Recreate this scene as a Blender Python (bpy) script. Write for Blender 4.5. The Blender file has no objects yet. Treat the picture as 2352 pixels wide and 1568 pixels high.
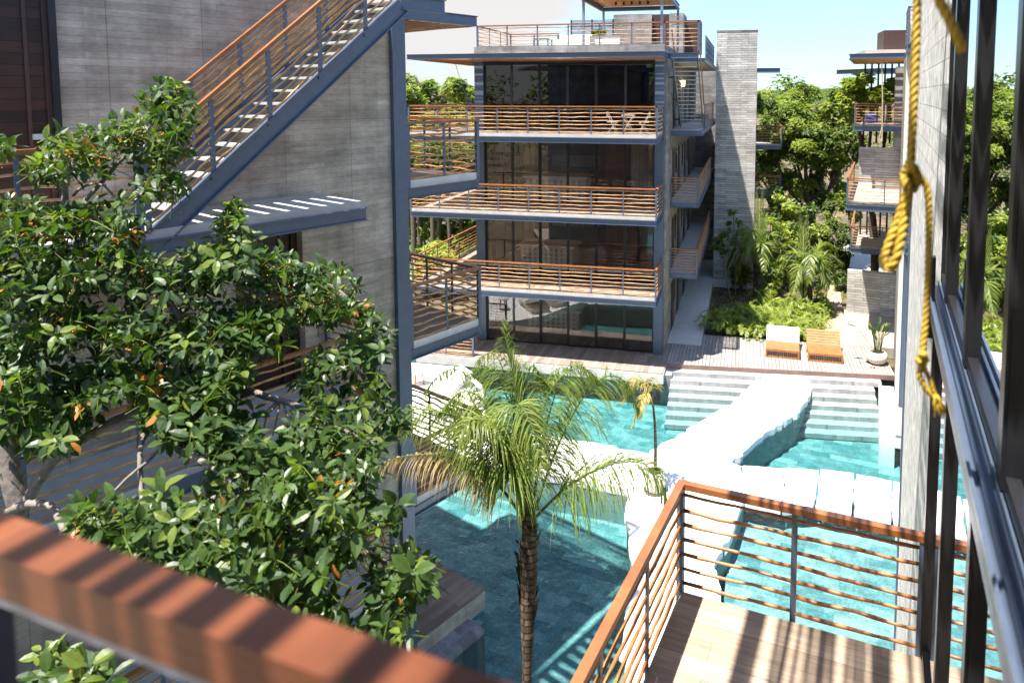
import bpy, math, random
import numpy as np
from mathutils import Vector, Matrix
R = math.radians
rnd = random.Random(7)
sc = bpy.context.scene
col = sc.collection

# ------------------------------------------------------------------ camera
EZ = 10.85
FPX, PX, PY = 1620.0, 1350.0, 346.0            # calibrated on a 2352 px wide view
th = math.atan((PY - 215) / FPX)
ps = math.atan((1717 - PX) / math.hypot(PY - 215, FPX))
Fh = np.array([-math.sin(ps), math.cos(ps), 0.0])
Rt = np.array([math.cos(ps), math.sin(ps), 0.0])
Fw = Fh * math.cos(th) - np.array([0, 0, 1.0]) * math.sin(th)
Up = Fh * math.sin(th) + np.array([0, 0, 1.0]) * math.cos(th)
E0 = np.array([0, 0, EZ])
cd = bpy.data.cameras.new('camera')
cam = bpy.data.objects.new('camera', cd)
col.objects.link(cam)
sc.camera = cam
cd.sensor_width = 36.0
cd.lens = FPX / 2352 * 36
cd.shift_x = (1176 - PX) / 2352
cd.shift_y = -(784 - PY) / 2352
cd.clip_start = 0.05
cd.clip_end = 4000
cd.dof.use_dof = True
cd.dof.focus_distance = 12.0
cd.dof.aperture_fstop = 2.5
m = Matrix(((Rt[0], Up[0], -Fw[0], 0), (Rt[1], Up[1], -Fw[1], 0), (Rt[2], Up[2], -Fw[2], EZ), (0, 0, 0, 1)))
cam.matrix_world = m

# ------------------------------------------------------------------ light
SUN = Vector((0.235, 0.27, -1.0)).normalized()          # direction the light travels
sd = bpy.data.lights.new('sun', 'SUN')
sd.energy = 3.9
sd.angle = R(0.55)
sd.color = (1.0, 0.955, 0.89)
so = bpy.data.objects.new('sun', sd)
col.objects.link(so)
so.rotation_euler = SUN.to_track_quat('-Z', 'Y').to_euler()
so.location = (0, 0, 60)
w = bpy.data.worlds.new('World')
sc.world = w
w.use_nodes = True
nt = w.node_tree
for n in list(nt.nodes): nt.nodes.remove(n)
wo = nt.nodes.new('ShaderNodeOutputWorld')
bg = nt.nodes.new('ShaderNodeBackground')
sky = nt.nodes.new('ShaderNodeTexSky')
sky.sky_type = 'NISHITA'
sky.sun_disc = False
sky.sun_elevation = math.asin(-SUN.z)
sky.sun_rotation = math.atan2(-SUN.x, -SUN.y)
sky.dust_density = 0.1
sky.air_density = 0.8
sky.ozone_density = 1.6
sky.altitude = 10
bg.inputs['Strength'].default_value = 0.145
tc = nt.nodes.new('ShaderNodeTexCoord')
mp = nt.nodes.new('ShaderNodeMapping')
mp.inputs['Scale'].default_value = (1.0, 1.0, 2.6)
mp.inputs['Location'].default_value = (0.35, 0.2, 0.1)
no = nt.nodes.new('ShaderNodeTexNoise')
no.inputs['Scale'].default_value = 3.2
no.inputs['Detail'].default_value = 9
no.inputs['Roughness'].default_value = 0.56
sep = nt.nodes.new('ShaderNodeSeparateXYZ')
# clouds bank up to the west (negative X) and thin out to the east
ma = nt.nodes.new('ShaderNodeMath'); ma.operation = 'MULTIPLY_ADD'
ma.inputs[1].default_value = -0.60; ma.inputs[2].default_value = -0.075
ad = nt.nodes.new('ShaderNodeMath'); ad.operation = 'ADD'
cr = nt.nodes.new('ShaderNodeValToRGB')
cr.color_ramp.elements[0].position = 0.50
cr.color_ramp.elements[1].position = 0.66
mx = nt.nodes.new('ShaderNodeMix'); mx.data_type = 'RGBA'
mx.inputs['B'].default_value = (1.72, 1.68, 1.66, 1)
L = nt.links.new
L(tc.outputs['Generated'], mp.inputs['Vector']); L(mp.outputs[0], no.inputs['Vector'])
L(tc.outputs['Generated'], sep.inputs[0]); L(sep.outputs['X'], ma.inputs[0])
L(no.outputs['Fac'], ad.inputs[0]); L(ma.outputs[0], ad.inputs[1]); L(ad.outputs[0], cr.inputs[0])
L(cr.outputs[0], mx.inputs['Factor']); hs = nt.nodes.new('ShaderNodeHueSaturation'); hs.inputs['Saturation'].default_value = 1.05; L(sky.outputs[0], hs.inputs['Color']); 
hz = nt.nodes.new('ShaderNodeValToRGB'); hz.color_ramp.elements[0].position = 0.0; hz.color_ramp.elements[0].color = (.235, .295, .33, 1)
hz.color_ramp.elements[1].position = .42; hz.color_ramp.elements[1].color = (1, .96, .90, 1)
mh = nt.nodes.new('ShaderNodeMix'); mh.data_type = 'RGBA'; mh.blend_type = 'MULTIPLY'; mh.inputs['Factor'].default_value = 1
L(sep.outputs['Z'], hz.inputs[0]); L(hs.outputs[0], mh.inputs['A']); L(hz.outputs[0], mh.inputs['B']); L(mh.outputs['Result'], mx.inputs['A'])
L(mx.outputs['Result'], bg.inputs['Color']); L(bg.outputs[0], wo.inputs['Surface'])
sc.view_settings.view_transform = 'Standard'
sc.view_settings.look = 'None'
sc.view_settings.gamma = 1
sc.view_settings.exposure = 1.85
cy = sc.cycles
cy.max_bounces = 10; cy.transparent_max_bounces = 24; cy.diffuse_bounces = 4; cy.glossy_bounces = 4
cy.caustics_reflective = False; cy.caustics_refractive = False
cy.sample_clamp_indirect = 6.0
cy.use_denoising = True

# ------------------------------------------------------------------ measuring helpers
def ray(u, v): return Fw + Rt * (u - PX) / FPX - Up * (v - PY) / FPX
def at_z(u, v, z): r = ray(u, v); return E0 + r * ((z - EZ) / r[2])
def at_y(u, v, y): r = ray(u, v); return E0 + r * (y / r[1])
def at_d(u, v, d): return E0 + ray(u, v) * d

def frame(ox, oy, deg):
    """local (s, t, z): s runs deg clockwise of +Y, t to its left"""
    a = (math.sin(R(deg)), math.cos(R(deg))); p = (-a[1], a[0])
    return lambda s, t, z: (ox + a[0] * s + p[0] * t, oy + a[1] * s + p[1] * t, z)
W = lambda x, y, z: (x, y, z)
A = frame(-6.23, 12.14, 24.5)                       # near left block
Cf = frame(0, 0, 10)                                # the block the camera stands in
C = lambda u, ww, z: Cf(u, -ww, z)                  # u ahead, ww to the right

# ------------------------------------------------------------------ mesh builder
class MB:
    def __init__(s, xf=W): s.v = []; s.f = []; s.m = []; s.xf = xf; s.sm = False
    def add(s, vs, fs, mi=0):
        b = len(s.v); s.v += [tuple(map(float, q)) for q in vs]
        s.f += [tuple(b + i for i in f) for f in fs]; s.m += [mi] * len(fs)
    def box(s, x0, x1, y0, y1, z0, z1, mi=0, bev=0.0):
        x0, x1 = min(x0, x1), max(x0, x1); y0, y1 = min(y0, y1), max(y0, y1); z0, z1 = min(z0, z1), max(z0, z1)
        if bev > 0:
            bev = min(bev, (x1-x0)*.45, (y1-y0)*.45, (z1-z0)*.45)
            vs = []
            for z, e in ((z0, bev), (z0+bev, 0), (z1-bev, 0), (z1, bev)):
                vs += [(x0+e, y0+e, z), (x1-e, y0+e, z), (x1-e, y1-e, z), (x0+e, y1-e, z)]
            fs = [(3, 2, 1, 0), (12, 13, 14, 15)]
            for k in range(3):
                for i in range(4):
                    fs.append((4*k+i, 4*k+(i+1) % 4, 4*k+4+(i+1) % 4, 4*k+4+i))
        else:
            vs = [(x0, y0, z0), (x1, y0, z0), (x1, y1, z0), (x0, y1, z0), (x0, y0, z1), (x1, y0, z1), (x1, y1, z1), (x0, y1, z1)]
            fs = [(3, 2, 1, 0), (4, 5, 6, 7), (0, 1, 5, 4), (1, 2, 6, 5), (2, 3, 7, 6), (3, 0, 4, 7)]
        s.add([s.xf(*q) for q in vs], fs, mi)
        return s
    def bar(s, p, q, wd, ht, mi=0, up=(0, 0, 1)):
        """rectangular bar from p to q (world points), wd across, ht along up"""
        p = Vector(p); q = Vector(q); d = (q - p).normalized(); u = Vector(up)
        sd_ = d.cross(u)
        if sd_.length < 1e-4: sd_ = Vector((1, 0, 0))
        sd_.normalize(); u = sd_.cross(d).normalized()
        c = [(-.5, -.5), (.5, -.5), (.5, .5), (-.5, .5)]
        vs = [p + sd_*(a*wd) + u*(b*ht) for a, b in c] + [q + sd_*(a*wd) + u*(b*ht) for a, b in c]
        s.add(vs, [(3, 2, 1, 0), (4, 5, 6, 7), (0, 1, 5, 4), (1, 2, 6, 5), (2, 3, 7, 6), (3, 0, 4, 7)], mi)
        return s
    def ibeam(s, p, q, wd=.12, ht=.22, tf=.016):
        """steel I section; p,q on the centre line of the web (world)"""
        z = Vector((0, 0, 1)); p = Vector(p); q = Vector(q)
        d = (q-p).normalized(); sd_ = d.cross(z).normalized(); u = sd_.cross(d).normalized()
        h = ht/2
        s.bar(p+u*(h-tf/2), q+u*(h-tf/2), wd, tf); s.bar(p-u*(h-tf/2), q-u*(h-tf/2), wd, tf)
        s.bar(p, q, .02, ht-2*tf-.002)
        return s
    def tube(s, pts, rad, n=6, mi=0, cap=True):
        P = [Vector(q) for q in pts]; k = len(P)
        if not hasattr(rad, '__len__'): rad = [rad]*k
        ref = Vector((0, 0, 1)); vs = []
        d0 = (P[-1]-P[0])
        if d0.length > 0 and abs(d0.normalized().z) > .9: ref = Vector((1, 0, 0))
        for i in range(k):
            d = (P[min(i+1, k-1)] - P[max(i-1, 0)])
            if d.length < 1e-9: d = Vector((0, 0, 1))
            d.normalize(); a = d.cross(ref)
            if a.length < 1e-3: a = d.cross(Vector((0, 1, 0)))
            a.normalize(); b = d.cross(a)
            for j in range(n):
                t = 2*math.pi*j/n
                vs.append(P[i] + (a*math.cos(t) + b*math.sin(t))*rad[i])
        fs = []
        for i in range(k-1):
            for j in range(n):
                fs.append((i*n+j, i*n+(j+1) % n, (i+1)*n+(j+1) % n, (i+1)*n+j))
        if cap: fs += [tuple(range(n))[::-1], tuple((k-1)*n+j for j in range(n))]
        s.add(vs, fs, mi); return s
    def lathe(s, cx, cy, prof, n=20, mi=0):
        vs = []
        for r, z in prof:
            for j in range(n):
                t = 2*math.pi*j/n; vs.append((cx+r*math.cos(t), cy+r*math.sin(t), z))
        k = len(prof); fs = [(i*n+j, i*n+(j+1) % n, (i+1)*n+(j+1) % n, (i+1)*n+j) for i in range(k-1) for j in range(n)]
        fs += [tuple(range(n))[::-1], tuple((k-1)*n+j for j in range(n))]
        s.add(vs, fs, mi); return s
    def prism(s, poly, z0, z1, mi=0):
        n = len(poly)
        if sum(poly[i][0]*poly[(i+1) % n][1]-poly[(i+1) % n][0]*poly[i][1] for i in range(n)) < 0: poly = poly[::-1]
        vs = [s.xf(x, y, z0) for x, y in poly] + [s.xf(x, y, z1) for x, y in poly]
        fs = [tuple(range(n))[::-1], tuple(range(n, 2*n))] + [(i, (i+1) % n, n+(i+1) % n, n+i) for i in range(n)]
        s.add(vs, fs, mi); return s
    def build(s, name, mats, parent=None, smooth=False):
        me = bpy.data.meshes.new(name)
        me.from_pydata(s.v, [], s.f)
        if not isinstance(mats, (list, tuple)): mats = [mats]
        for q in mats: me.materials.append(q)
        if len(mats) > 1: me.polygons.foreach_set('material_index', s.m)
        if smooth: me.polygons.foreach_set('use_smooth', [True]*len(s.f))
        me.update()
        o = bpy.data.objects.new(name, me); col.objects.link(o)
        if parent is not None: attach(o, parent)
        return o

BASE = {}
def attach(o, parent):
    o.parent = parent
    o.matrix_parent_inverse = Matrix.Translation(-BASE.get(parent.name, Vector((0, 0, 0))))
    BASE[o.name] = BASE.get(parent.name, Vector((0, 0, 0))) if False else Vector((0, 0, 0))
def thing(name, label, cat, loc=(0, 0, 0), group=None):
    o = bpy.data.objects.new(name, None); col.objects.link(o)
    o.location = loc; o.empty_display_size = .3
    BASE[o.name] = Vector(loc)
    o['label'] = label; o['category'] = cat
    if group: o['group'] = group
    return o
def tag(o, label, cat, group=None, kind=None):
    if label: o['label'] = label
    if cat: o['category'] = cat
    if group: o['group'] = group
    if kind: o['kind'] = kind
    return o
def struct(o): o['kind'] = 'structure'; return o
def kids(o): return [c for c in bpy.data.objects if c.parent == o]
def copy_tree(o, loc=None, rz=0.0, scale=1.0, label=None, group=None):
    r = o.copy(); col.objects.link(r)
    if loc is not None: r.location = loc
    r.rotation_euler = (0, 0, rz); r.scale = (scale,)*3
    if label: r['label'] = label
    if group: r['group'] = group
    for ch in kids(o):
        c = ch.copy(); col.objects.link(c); c.parent = r; c.matrix_parent_inverse = ch.matrix_parent_inverse.copy()
        for g in kids(ch):
            d = g.copy(); col.objects.link(d); d.parent = c; d.matrix_parent_inverse = g.matrix_parent_inverse.copy()
    return r

# ------------------------------------------------------------------ materials
def newmat(name):
    m_ = bpy.data.materials.new(name); m_.use_nodes = True
    t = m_.node_tree
    return m_, t, t.nodes['Principled BSDF']
def vec_nodes(t, e1, e2):
    """(P.e1, P.e2, 0) from the surface's own position"""
    g = t.nodes.new('ShaderNodeTexCoord')
    outs = []
    for e in (e1, e2):
        d = t.nodes.new('ShaderNodeVectorMath'); d.operation = 'DOT_PRODUCT'
        d.inputs[1].default_value = e; t.links.new(g.outputs['Object'], d.inputs[0]); outs.append(d.outputs['Value'])
    c = t.nodes.new('ShaderNodeCombineXYZ')
    t.links.new(outs[0], c.inputs[0]); t.links.new(outs[1], c.inputs[1])
    return c.outputs[0]
def noise(t, scale, detail=6, rough=.6, vec=None, stretch=None):
    n = t.nodes.new('ShaderNodeTexNoise'); n.inputs['Scale'].default_value = scale
    n.inputs['Detail'].default_value = detail; n.inputs['Roughness'].default_value = rough
    if vec is None:
        g = t.nodes.new('ShaderNodeTexCoord'); vec = g.outputs['Object']
    if stretch:
        mp_ = t.nodes.new('ShaderNodeMapping'); mp_.inputs['Scale'].default_value = stretch
        t.links.new(vec, mp_.inputs['Vector']); vec = mp_.outputs[0]
    t.links.new(vec, n.inputs['Vector']); return n.outputs['Fac']
def ramp(t, fac, stops):
    r = t.nodes.new('ShaderNodeValToRGB'); e = r.color_ramp.elements
    while len(e) < len(stops): e.new(.5)
    for i, (p_, c_) in enumerate(stops):
        e[i].position = p_; e[i].color = (*c_, 1) if len(c_) == 3 else c_
    t.links.new(fac, r.inputs[0]); return r.outputs[0]
def mixc(t, fac, a, b, mode='MIX'):
    n = t.nodes.new('ShaderNodeMix'); n.data_type = 'RGBA'; n.blend_type = mode
    for k, s_ in (('Factor', fac), ('A', a), ('B', b)):
        if isinstance(s_, (int, float)): n.inputs[k].default_value = s_
        elif isinstance(s_, tuple): n.inputs[k].default_value = (*s_, 1)
        else: t.links.new(s_, n.inputs[k])
    return n.outputs['Result']
def bump(t, b, h, strength=.3, dist=.02):
    n = t.nodes.new('ShaderNodeBump'); n.inputs['Strength'].default_value = strength; n.inputs['Distance'].default_value = dist
    t.links.new(h, n.inputs['Height']); t.links.new(n.outputs[0], b.inputs['Normal'])
def simple(name, c, rough=.6, metal=0, var=.25, nscale=6, bmp=0.0, spec=.5):
    m_, t, b = newmat(name)
    f = noise(t, nscale)
    lo = tuple(x*(1-var) for x in c); hi = tuple(min(1, x*(1+var)) for x in c)
    t.links.new(ramp(t, f, [(.3, lo), (.7, hi)]), b.inputs['Base Color'])
    b.inputs['Roughness'].default_value = rough; b.inputs['Metallic'].default_value = metal
    b.inputs['Specular IOR Level'].default_value = spec
    if bmp: bump(t, b, f, bmp, .01)
    return m_
def brickmat(name, e1, e2, bw, bh, c1, c2, mortar, msize=.006, rough=.75, grain=(8, 1), grainamt=.35, bstr=.4, offset=.5, noise_amt=.3, nscale=2.0, spec=.4, bdist=.01):
    m_, t, b = newmat(name)
    v = vec_nodes(t, e1, e2)
    bt = t.nodes.new('ShaderNodeTexBrick'); t.links.new(v, bt.inputs['Vector'])
    bt.inputs['Scale'].default_value = 1; bt.inputs['Brick Width'].default_value = bw; bt.inputs['Row Height'].default_value = bh
    bt.inputs['Mortar Size'].default_value = msize; bt.inputs['Color1'].default_value = (*c1, 1); bt.inputs['Color2'].default_value = (*c2, 1)
    bt.inputs['Mortar'].default_value = (*mortar, 1); bt.offset = offset; bt.inputs['Mortar Smooth'].default_value = .3
    bt.offset_frequency = 2
    g = noise(t, 3.0, 8, .65, v, (grain[1], grain[0], 1))
    lo = tuple([1-grainamt]*3); hi = (1+grainamt*.5,)*3
    c = mixc(t, 1.0, bt.outputs['Color'], ramp(t, g, [(.3, lo), (.7, hi)]), 'MULTIPLY')
    n2 = noise(t, nscale, 6, .6)
    c = mixc(t, 1.0, c, ramp(t, n2, [(.3, (1-noise_amt,)*3), (.72, (1+noise_amt*.35,)*3)]), 'MULTIPLY')
    t.links.new(c, b.inputs['Base Color']); b.inputs['Roughness'].default_value = rough; b.inputs['Specular IOR Level'].default_value = spec
    mm = t.nodes.new('ShaderNodeMath'); mm.operation = 'MULTIPLY_ADD'; mm.inputs[1].default_value = .5
    inv = t.nodes.new('ShaderNodeMath'); inv.operation = 'SUBTRACT'; inv.inputs[0].default_value = 1
    t.links.new(bt.outputs['Fac'], inv.inputs[1]); t.links.new(g, mm.inputs[0]); t.links.new(inv.outputs[0], mm.inputs[2])
    bump(t, b, mm.outputs[0], bstr, bdist)
    return m_
def concrete(name, e1, base=(.30, .285, .27), dark=(.19, .185, .18), seams=None):
    """board marked concrete: uneven boards, long vertical seams, streaks of damp"""
    m_, t, b = newmat(name)
    v = vec_nodes(t, e1, Z_)
    def brick(bw, bh, ms, off):
        bt = t.nodes.new('ShaderNodeTexBrick'); t.links.new(v, bt.inputs['Vector']); bt.inputs['Scale'].default_value = 1
        bt.inputs['Brick Width'].default_value = bw; bt.inputs['Row Height'].default_value = bh; bt.inputs['Mortar Size'].default_value = ms
        bt.inputs['Color1'].default_value = (.83, .83, .83, 1); bt.inputs['Color2'].default_value = (1.10, 1.10, 1.10, 1)
        bt.inputs['Mortar'].default_value = (.46, .44, .42, 1); bt.offset = off; bt.inputs['Mortar Smooth'].default_value = .6
        return bt
    b1 = brick(1.7, .095, .003, .37); b2 = brick(1.22, 2.6, .010, 0)
    n1 = noise(t, .9, 12, .72, v, (1, 2.2, 1)); n2 = noise(t, 1.0, 5, .6, v, (2.2, .22, 1)); n3 = noise(t, 22, 5, .6, v, (.6, 3, 1))
    c = ramp(t, n1, [(.34, tuple(q_*.72 for q_ in dark)), (.48, dark), (.66, base)])
    c = mixc(t, .75, c, b1.outputs['Color'], 'MULTIPLY'); c = mixc(t, .6, c, b2.outputs['Color'], 'MULTIPLY')
    c = mixc(t, .65, c, ramp(t, n2, [(.33, (.62, .6, .57)), (.55, (1, 1, 1)), (.8, (1.18, 1.17, 1.15))]), 'MULTIPLY')
    c = mixc(t, .7, c, ramp(t, n3, [(.3, (.8, .8, .8)), (.7, (1.15, 1.15, 1.15))]), 'MULTIPLY')
    t.links.new(c, b.inputs['Base Color']); b.inputs['Roughness'].default_value = .85; b.inputs['Specular IOR Level'].default_value = .25
    s_ = t.nodes.new('ShaderNodeMath'); s_.operation = 'SUBTRACT'; t.links.new(n3, s_.inputs[0]); t.links.new(b1.outputs['Fac'], s_.inputs[1])
    bump(t, b, s_.outputs[0], .5, .012)
    return m_
aA = (math.sin(R(24.5)), math.cos(R(24.5)), 0); pA = (-aA[1], aA[0], 0)
aC = (math.sin(R(10)), math.cos(R(10)), 0); pC = (aC[1], -aC[0], 0)
X_, Y_, Z_ = (1, 0, 0), (0, 1, 0), (0, 0, 1)

M = {}
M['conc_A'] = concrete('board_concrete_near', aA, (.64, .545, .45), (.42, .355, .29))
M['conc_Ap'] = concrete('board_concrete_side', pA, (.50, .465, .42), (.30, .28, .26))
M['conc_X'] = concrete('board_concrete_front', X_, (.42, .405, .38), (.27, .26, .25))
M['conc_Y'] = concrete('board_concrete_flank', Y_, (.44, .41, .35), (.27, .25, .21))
M['tower'] = brickmat('split_face_boards', X_, Z_, 1.15, .13, (.44, .41, .37), (.70, .655, .58), (.24, .22, .20), .008, .9, (10, 1), .4, .9, .33, .35, .8, .2, .03)
M['white_block'] = brickmat('painted_block', aC, Z_, .42, .21, (.74, .73, .70), (.86, .85, .82), (.60, .58, .56), .008, .9, (2, 2), .35, 1.0, .5, .35, 5, .2, .03)
M['slab'] = simple('screed', (.46, .43, .40), .7, 0, .12, 4, .05)
M['slab_white'] = simple('smooth_white_concrete', (.60, .565, .52), .75, 0, .10, 3, .08)
M['steel'] = simple('blue_grey_steel', (.092, .122, .178), .38, .25, .10, 9, .02)
M['steel_l'] = simple('light_grey_steel', (.20, .24, .30), .4, .2, .08, 9)
M['black'] = simple('black_anodised', (.022, .022, .025), .33, .3, .15, 12)
M['white_metal'] = simple('galvanised_tread', (.50, .51, .50), .45, .2, .1, 10)
def wood(name, c1, c2, stretch=(3, 3, 3), rough=.38, scale=6):
    m_, t, b = newmat(name)
    n = noise(t, scale, 8, .65, None, stretch); n2 = noise(t, 40, 4, .6)
    c = ramp(t, n, [(.3, c1), (.68, c2)])
    c = mixc(t, .5, c, ramp(t, n2, [(.3, (.75, .75, .75)), (.7, (1.15, 1.15, 1.15))]), 'MULTIPLY')
    t.links.new(c, b.inputs['Base Color']); b.inputs['Roughness'].default_value = rough
    bump(t, b, n, .15, .006)
    return m_
M['rail'] = wood('oiled_handrail_wood', (.21, .070, .024), (.36, .135, .045), (1, 1, 1), .42, 3)
M['stick'] = wood('peeled_branch_wood', (.34, .135, .04), (.64, .35, .13), (1, 1, 1), .4, 7)
M['stick_n'] = wood('oiled_branch_wood', (.24, .075, .020), (.52, .22, .065), (1, 1, 1), .38, 8)
M['rail_near'] = brickmat('grained_handrail', pC, Z_, 1.9, .5, (.185, .058, .024), (.235, .075, .029), (.05, .02, .01), .0015, .42, (60, 1.2), .45, .25, .5, .3, 7)
M['stick_d'] = wood('weathered_branch_wood', (.16, .065, .035), (.42, .20, .09), (1, 1, 1), .5, 7)
M['door'] = brickmat('dark_door_boards', aA, Z_, 3.0, .14, (.022, .010, .007), (.060, .024, .014), (.006, .003, .002), .006, .45, (12, 1), .4, .4, .5, .2, 3)
M['lounger'] = wood('golden_lounger_wood', (.27, .095, .022), (.42, .165, .040), (1, 1, 1), .5, 4)
M['louvre'] = simple('brown_louvre', (.055, .026, .020), .6, 0, .2, 5)
def plankmat(name, e1, e2, bw, bh, c1, c2, gap, ms=.006): return brickmat(name, e1, e2, bw, bh, c1, c2, gap, ms, .62, (9, .7), .35, .3, .37, .22, 1.2)
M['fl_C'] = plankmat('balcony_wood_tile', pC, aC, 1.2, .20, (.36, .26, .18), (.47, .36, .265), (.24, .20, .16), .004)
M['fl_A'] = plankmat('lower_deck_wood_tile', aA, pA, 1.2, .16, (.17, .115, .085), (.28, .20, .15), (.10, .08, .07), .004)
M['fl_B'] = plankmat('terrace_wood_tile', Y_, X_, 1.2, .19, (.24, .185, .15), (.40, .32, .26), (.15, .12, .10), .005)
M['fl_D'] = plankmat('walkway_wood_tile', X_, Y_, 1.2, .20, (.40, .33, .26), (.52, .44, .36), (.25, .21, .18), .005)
M['deck'] = plankmat('grey_deck_boards', Y_, X_, 4.0, .145, (.33, .29, .265), (.43, .385, .35), (.08, .065, .06), .012)
M['fascia'] = simple('deck_fascia', (.22, .14, .11), .7, 0, .2, 3)
M['stone_w'] = simple('white_limestone', (.84, .83, .80), .85, 0, .06, 7, .35, .2)
M['stone_g'] = brickmat('grey_stone_tile', X_, Y_, .6, .3, (.36, .355, .35), (.46, .45, .44), (.25, .25, .25), .004, .7, (2, 2), .2, .2, .5, .25, 4)
M['stone_p'] = brickmat('damp_stone_tile', aA, pA, .4, .4, (.16, .15, .165), (.30, .28, .29), (.12, .12, .13), .004, .6, (2, 2), .3, .3, .5, .25, 4)
M['pool'] = brickmat('sukabumi_pool_tile', (math.cos(R(12)), -math.sin(R(12)), 0), (math.sin(R(12)), math.cos(R(12)), 0), .62, .31, (.085, .215, .225), (.33, .43, .415), (.18, .31, .31), .004, .8, (5, 5), .45, .1, .5, .42, 3.2)
M['poolwall'] = simple('pool_wall_tile', (.20, .28, .27), .8, 0, .25, 3)
M['soil'] = None
def soil():
    m_, t, b = newmat('garden_soil'); n = noise(t, 1.4, 10, .7); n2 = noise(t, 14, 6, .7)
    c = ramp(t, n, [(.35, (.035, .06, .015)), (.5, (.12, .085, .045)), (.65, (.24, .155, .095))])
    c = mixc(t, .7, c, ramp(t, n2, [(.3, (.55, .55, .55)), (.7, (1.3, 1.3, 1.3))]), 'MULTIPLY')
    t.links.new(c, b.inputs['Base Color']); b.inputs['Roughness'].default_value = .95; bump(t, b, n2, .8, .05)
    return m_
M['soil'] = soil()
M['sand'] = simple('sandy_path', (.42, .31, .21), .95, 0, .3, 9, .6)
M['cream'] = simple('cream_cushion', (.74, .70, .62), .9, 0, .06, 5, .1)
M['rope'] = simple('yellow_rope', (.50, .33, .030), .5, 0, .22, 60, .4)
M['rope_b'] = simple('beige_rope', (.42, .33, .2), .7, 0, .2, 30)
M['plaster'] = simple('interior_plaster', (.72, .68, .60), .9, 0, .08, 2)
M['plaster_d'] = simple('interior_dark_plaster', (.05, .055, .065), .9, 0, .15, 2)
M['int_floor'] = simple('interior_floor', (.48, .41, .34), .4, 0, .15, 1)
M['curtain'] = simple('grey_blind', (.42, .40, .37), .9, 0, .1, 4)
M['wardrobe'] = brickmat('wardrobe_wood', Z_, X_, 3, .12, (.15, .06, .03), (.24, .10, .05), (.04, .02, .01), .006, .5)
M['ink'] = simple('tile_ink', (.03, .035, .04), .5, 0, .1, 4)
M['tilew'] = simple('cream_tile', (.80, .76, .68), .35, 0, .05, 4)
M['terra'] = simple('clay_bowl', (.66, .60, .52), .75, 0, .10, 6, .2)
M['bark'] = simple('pale_bark', (.20, .17, .15), .85, 0, .45, 14, .8)
M['bark_g'] = simple('dark_bark', (.12, .095, .075), .9, 0, .5, 9, .8)
M['palmbark'] = brickmat('ringed_palm_bark', X_, Z_, .8, .09, (.12, .075, .045), (.26, .17, .11), (.06, .04, .03), .012, .9, (1, 6), .5, .9, .3, .5, 8, .2, .02)
M['berry'] = simple('orange_berry', (.62, .22, .03), .35, 0, .25, 40)
M['blue_cloth'] = simple('blue_cloth', (.06, .10, .42), .8)
M['sling'] = simple('charcoal_sling', (.025, .03, .045), .7)
M['hammock'] = simple('dark_green_cloth', (.015, .03, .02), .9)

def leafmat(name, c, tr=.35, rough=.35, spec=.5):
    m_, t, b = newmat(name)
    n = noise(t, 9, 3, .5)
    lo = tuple(x*.75 for x in c); hi = tuple(x*1.25 for x in c)
    cc = ramp(t, n, [(.3, lo), (.7, hi)])
    t.links.new(cc, b.inputs['Base Color']); b.inputs['Roughness'].default_value = rough; b.inputs['Specular IOR Level'].default_value = spec
    tl = t.nodes.new('ShaderNodeBsdfTranslucent'); mxs = t.nodes.new('ShaderNodeMixShader'); mxs.inputs[0].default_value = tr
    g = mixc(t, 1, cc, (1.5, 1.7, .5), 'MULTIPLY'); t.links.new(g, tl.inputs['Color'])
    out = [n_ for n_ in t.nodes if n_.type == 'OUTPUT_MATERIAL'][0]
    t.links.new(b.outputs[0], mxs.inputs[1]); t.links.new(tl.outputs[0], mxs.inputs[2]); t.links.new(mxs.outputs[0], out.inputs['Surface'])
    return m_
LF = [leafmat('leaf_deep_green', (.030, .062, .014), .28, .42, .42), leafmat('leaf_green', (.060, .108, .022), .34, .42, .42),
      leafmat('leaf_fresh', (.15, .20, .032), .42, .42, .42), leafmat('leaf_old_orange', (.42, .17, .03), .4, .4)]
LP = [leafmat('frond_green', (.105, .155, .028), .38, .4), leafmat('frond_light', (.21, .255, .055), .42, .4), leafmat('frond_dry', (.34, .235, .13), .3, .7)]
LY = [leafmat('frond_yellow', (.38, .30, .08), .4, .5), leafmat('frond_olive', (.16, .20, .045), .4, .45), leafmat('frond_tan', (.42, .27, .12), .3, .7)]
LT = [leafmat('canopy_deep', (.085, .125, .026), .35, .5, .3), leafmat('canopy_mid', (.16, .215, .040), .42, .5, .3), leafmat('canopy_light', (.27, .31, .065), .45, .5, .3)]
LB = [leafmat('bush_deep', (.07, .12, .028), .3, .4, .4), leafmat('bush_mid', (.21, .27, .045), .42, .4, .4), leafmat('bush_light', (.36, .40, .08), .45, .4, .4)]
LD = [leafmat('dry_canopy', (.22, .20, .12), .3, .8, .2), leafmat('canopy_olive', (.10, .14, .035), .35, .6, .2), leafmat('canopy_grass', (.17, .24, .05), .4, .6, .2)]

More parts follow.
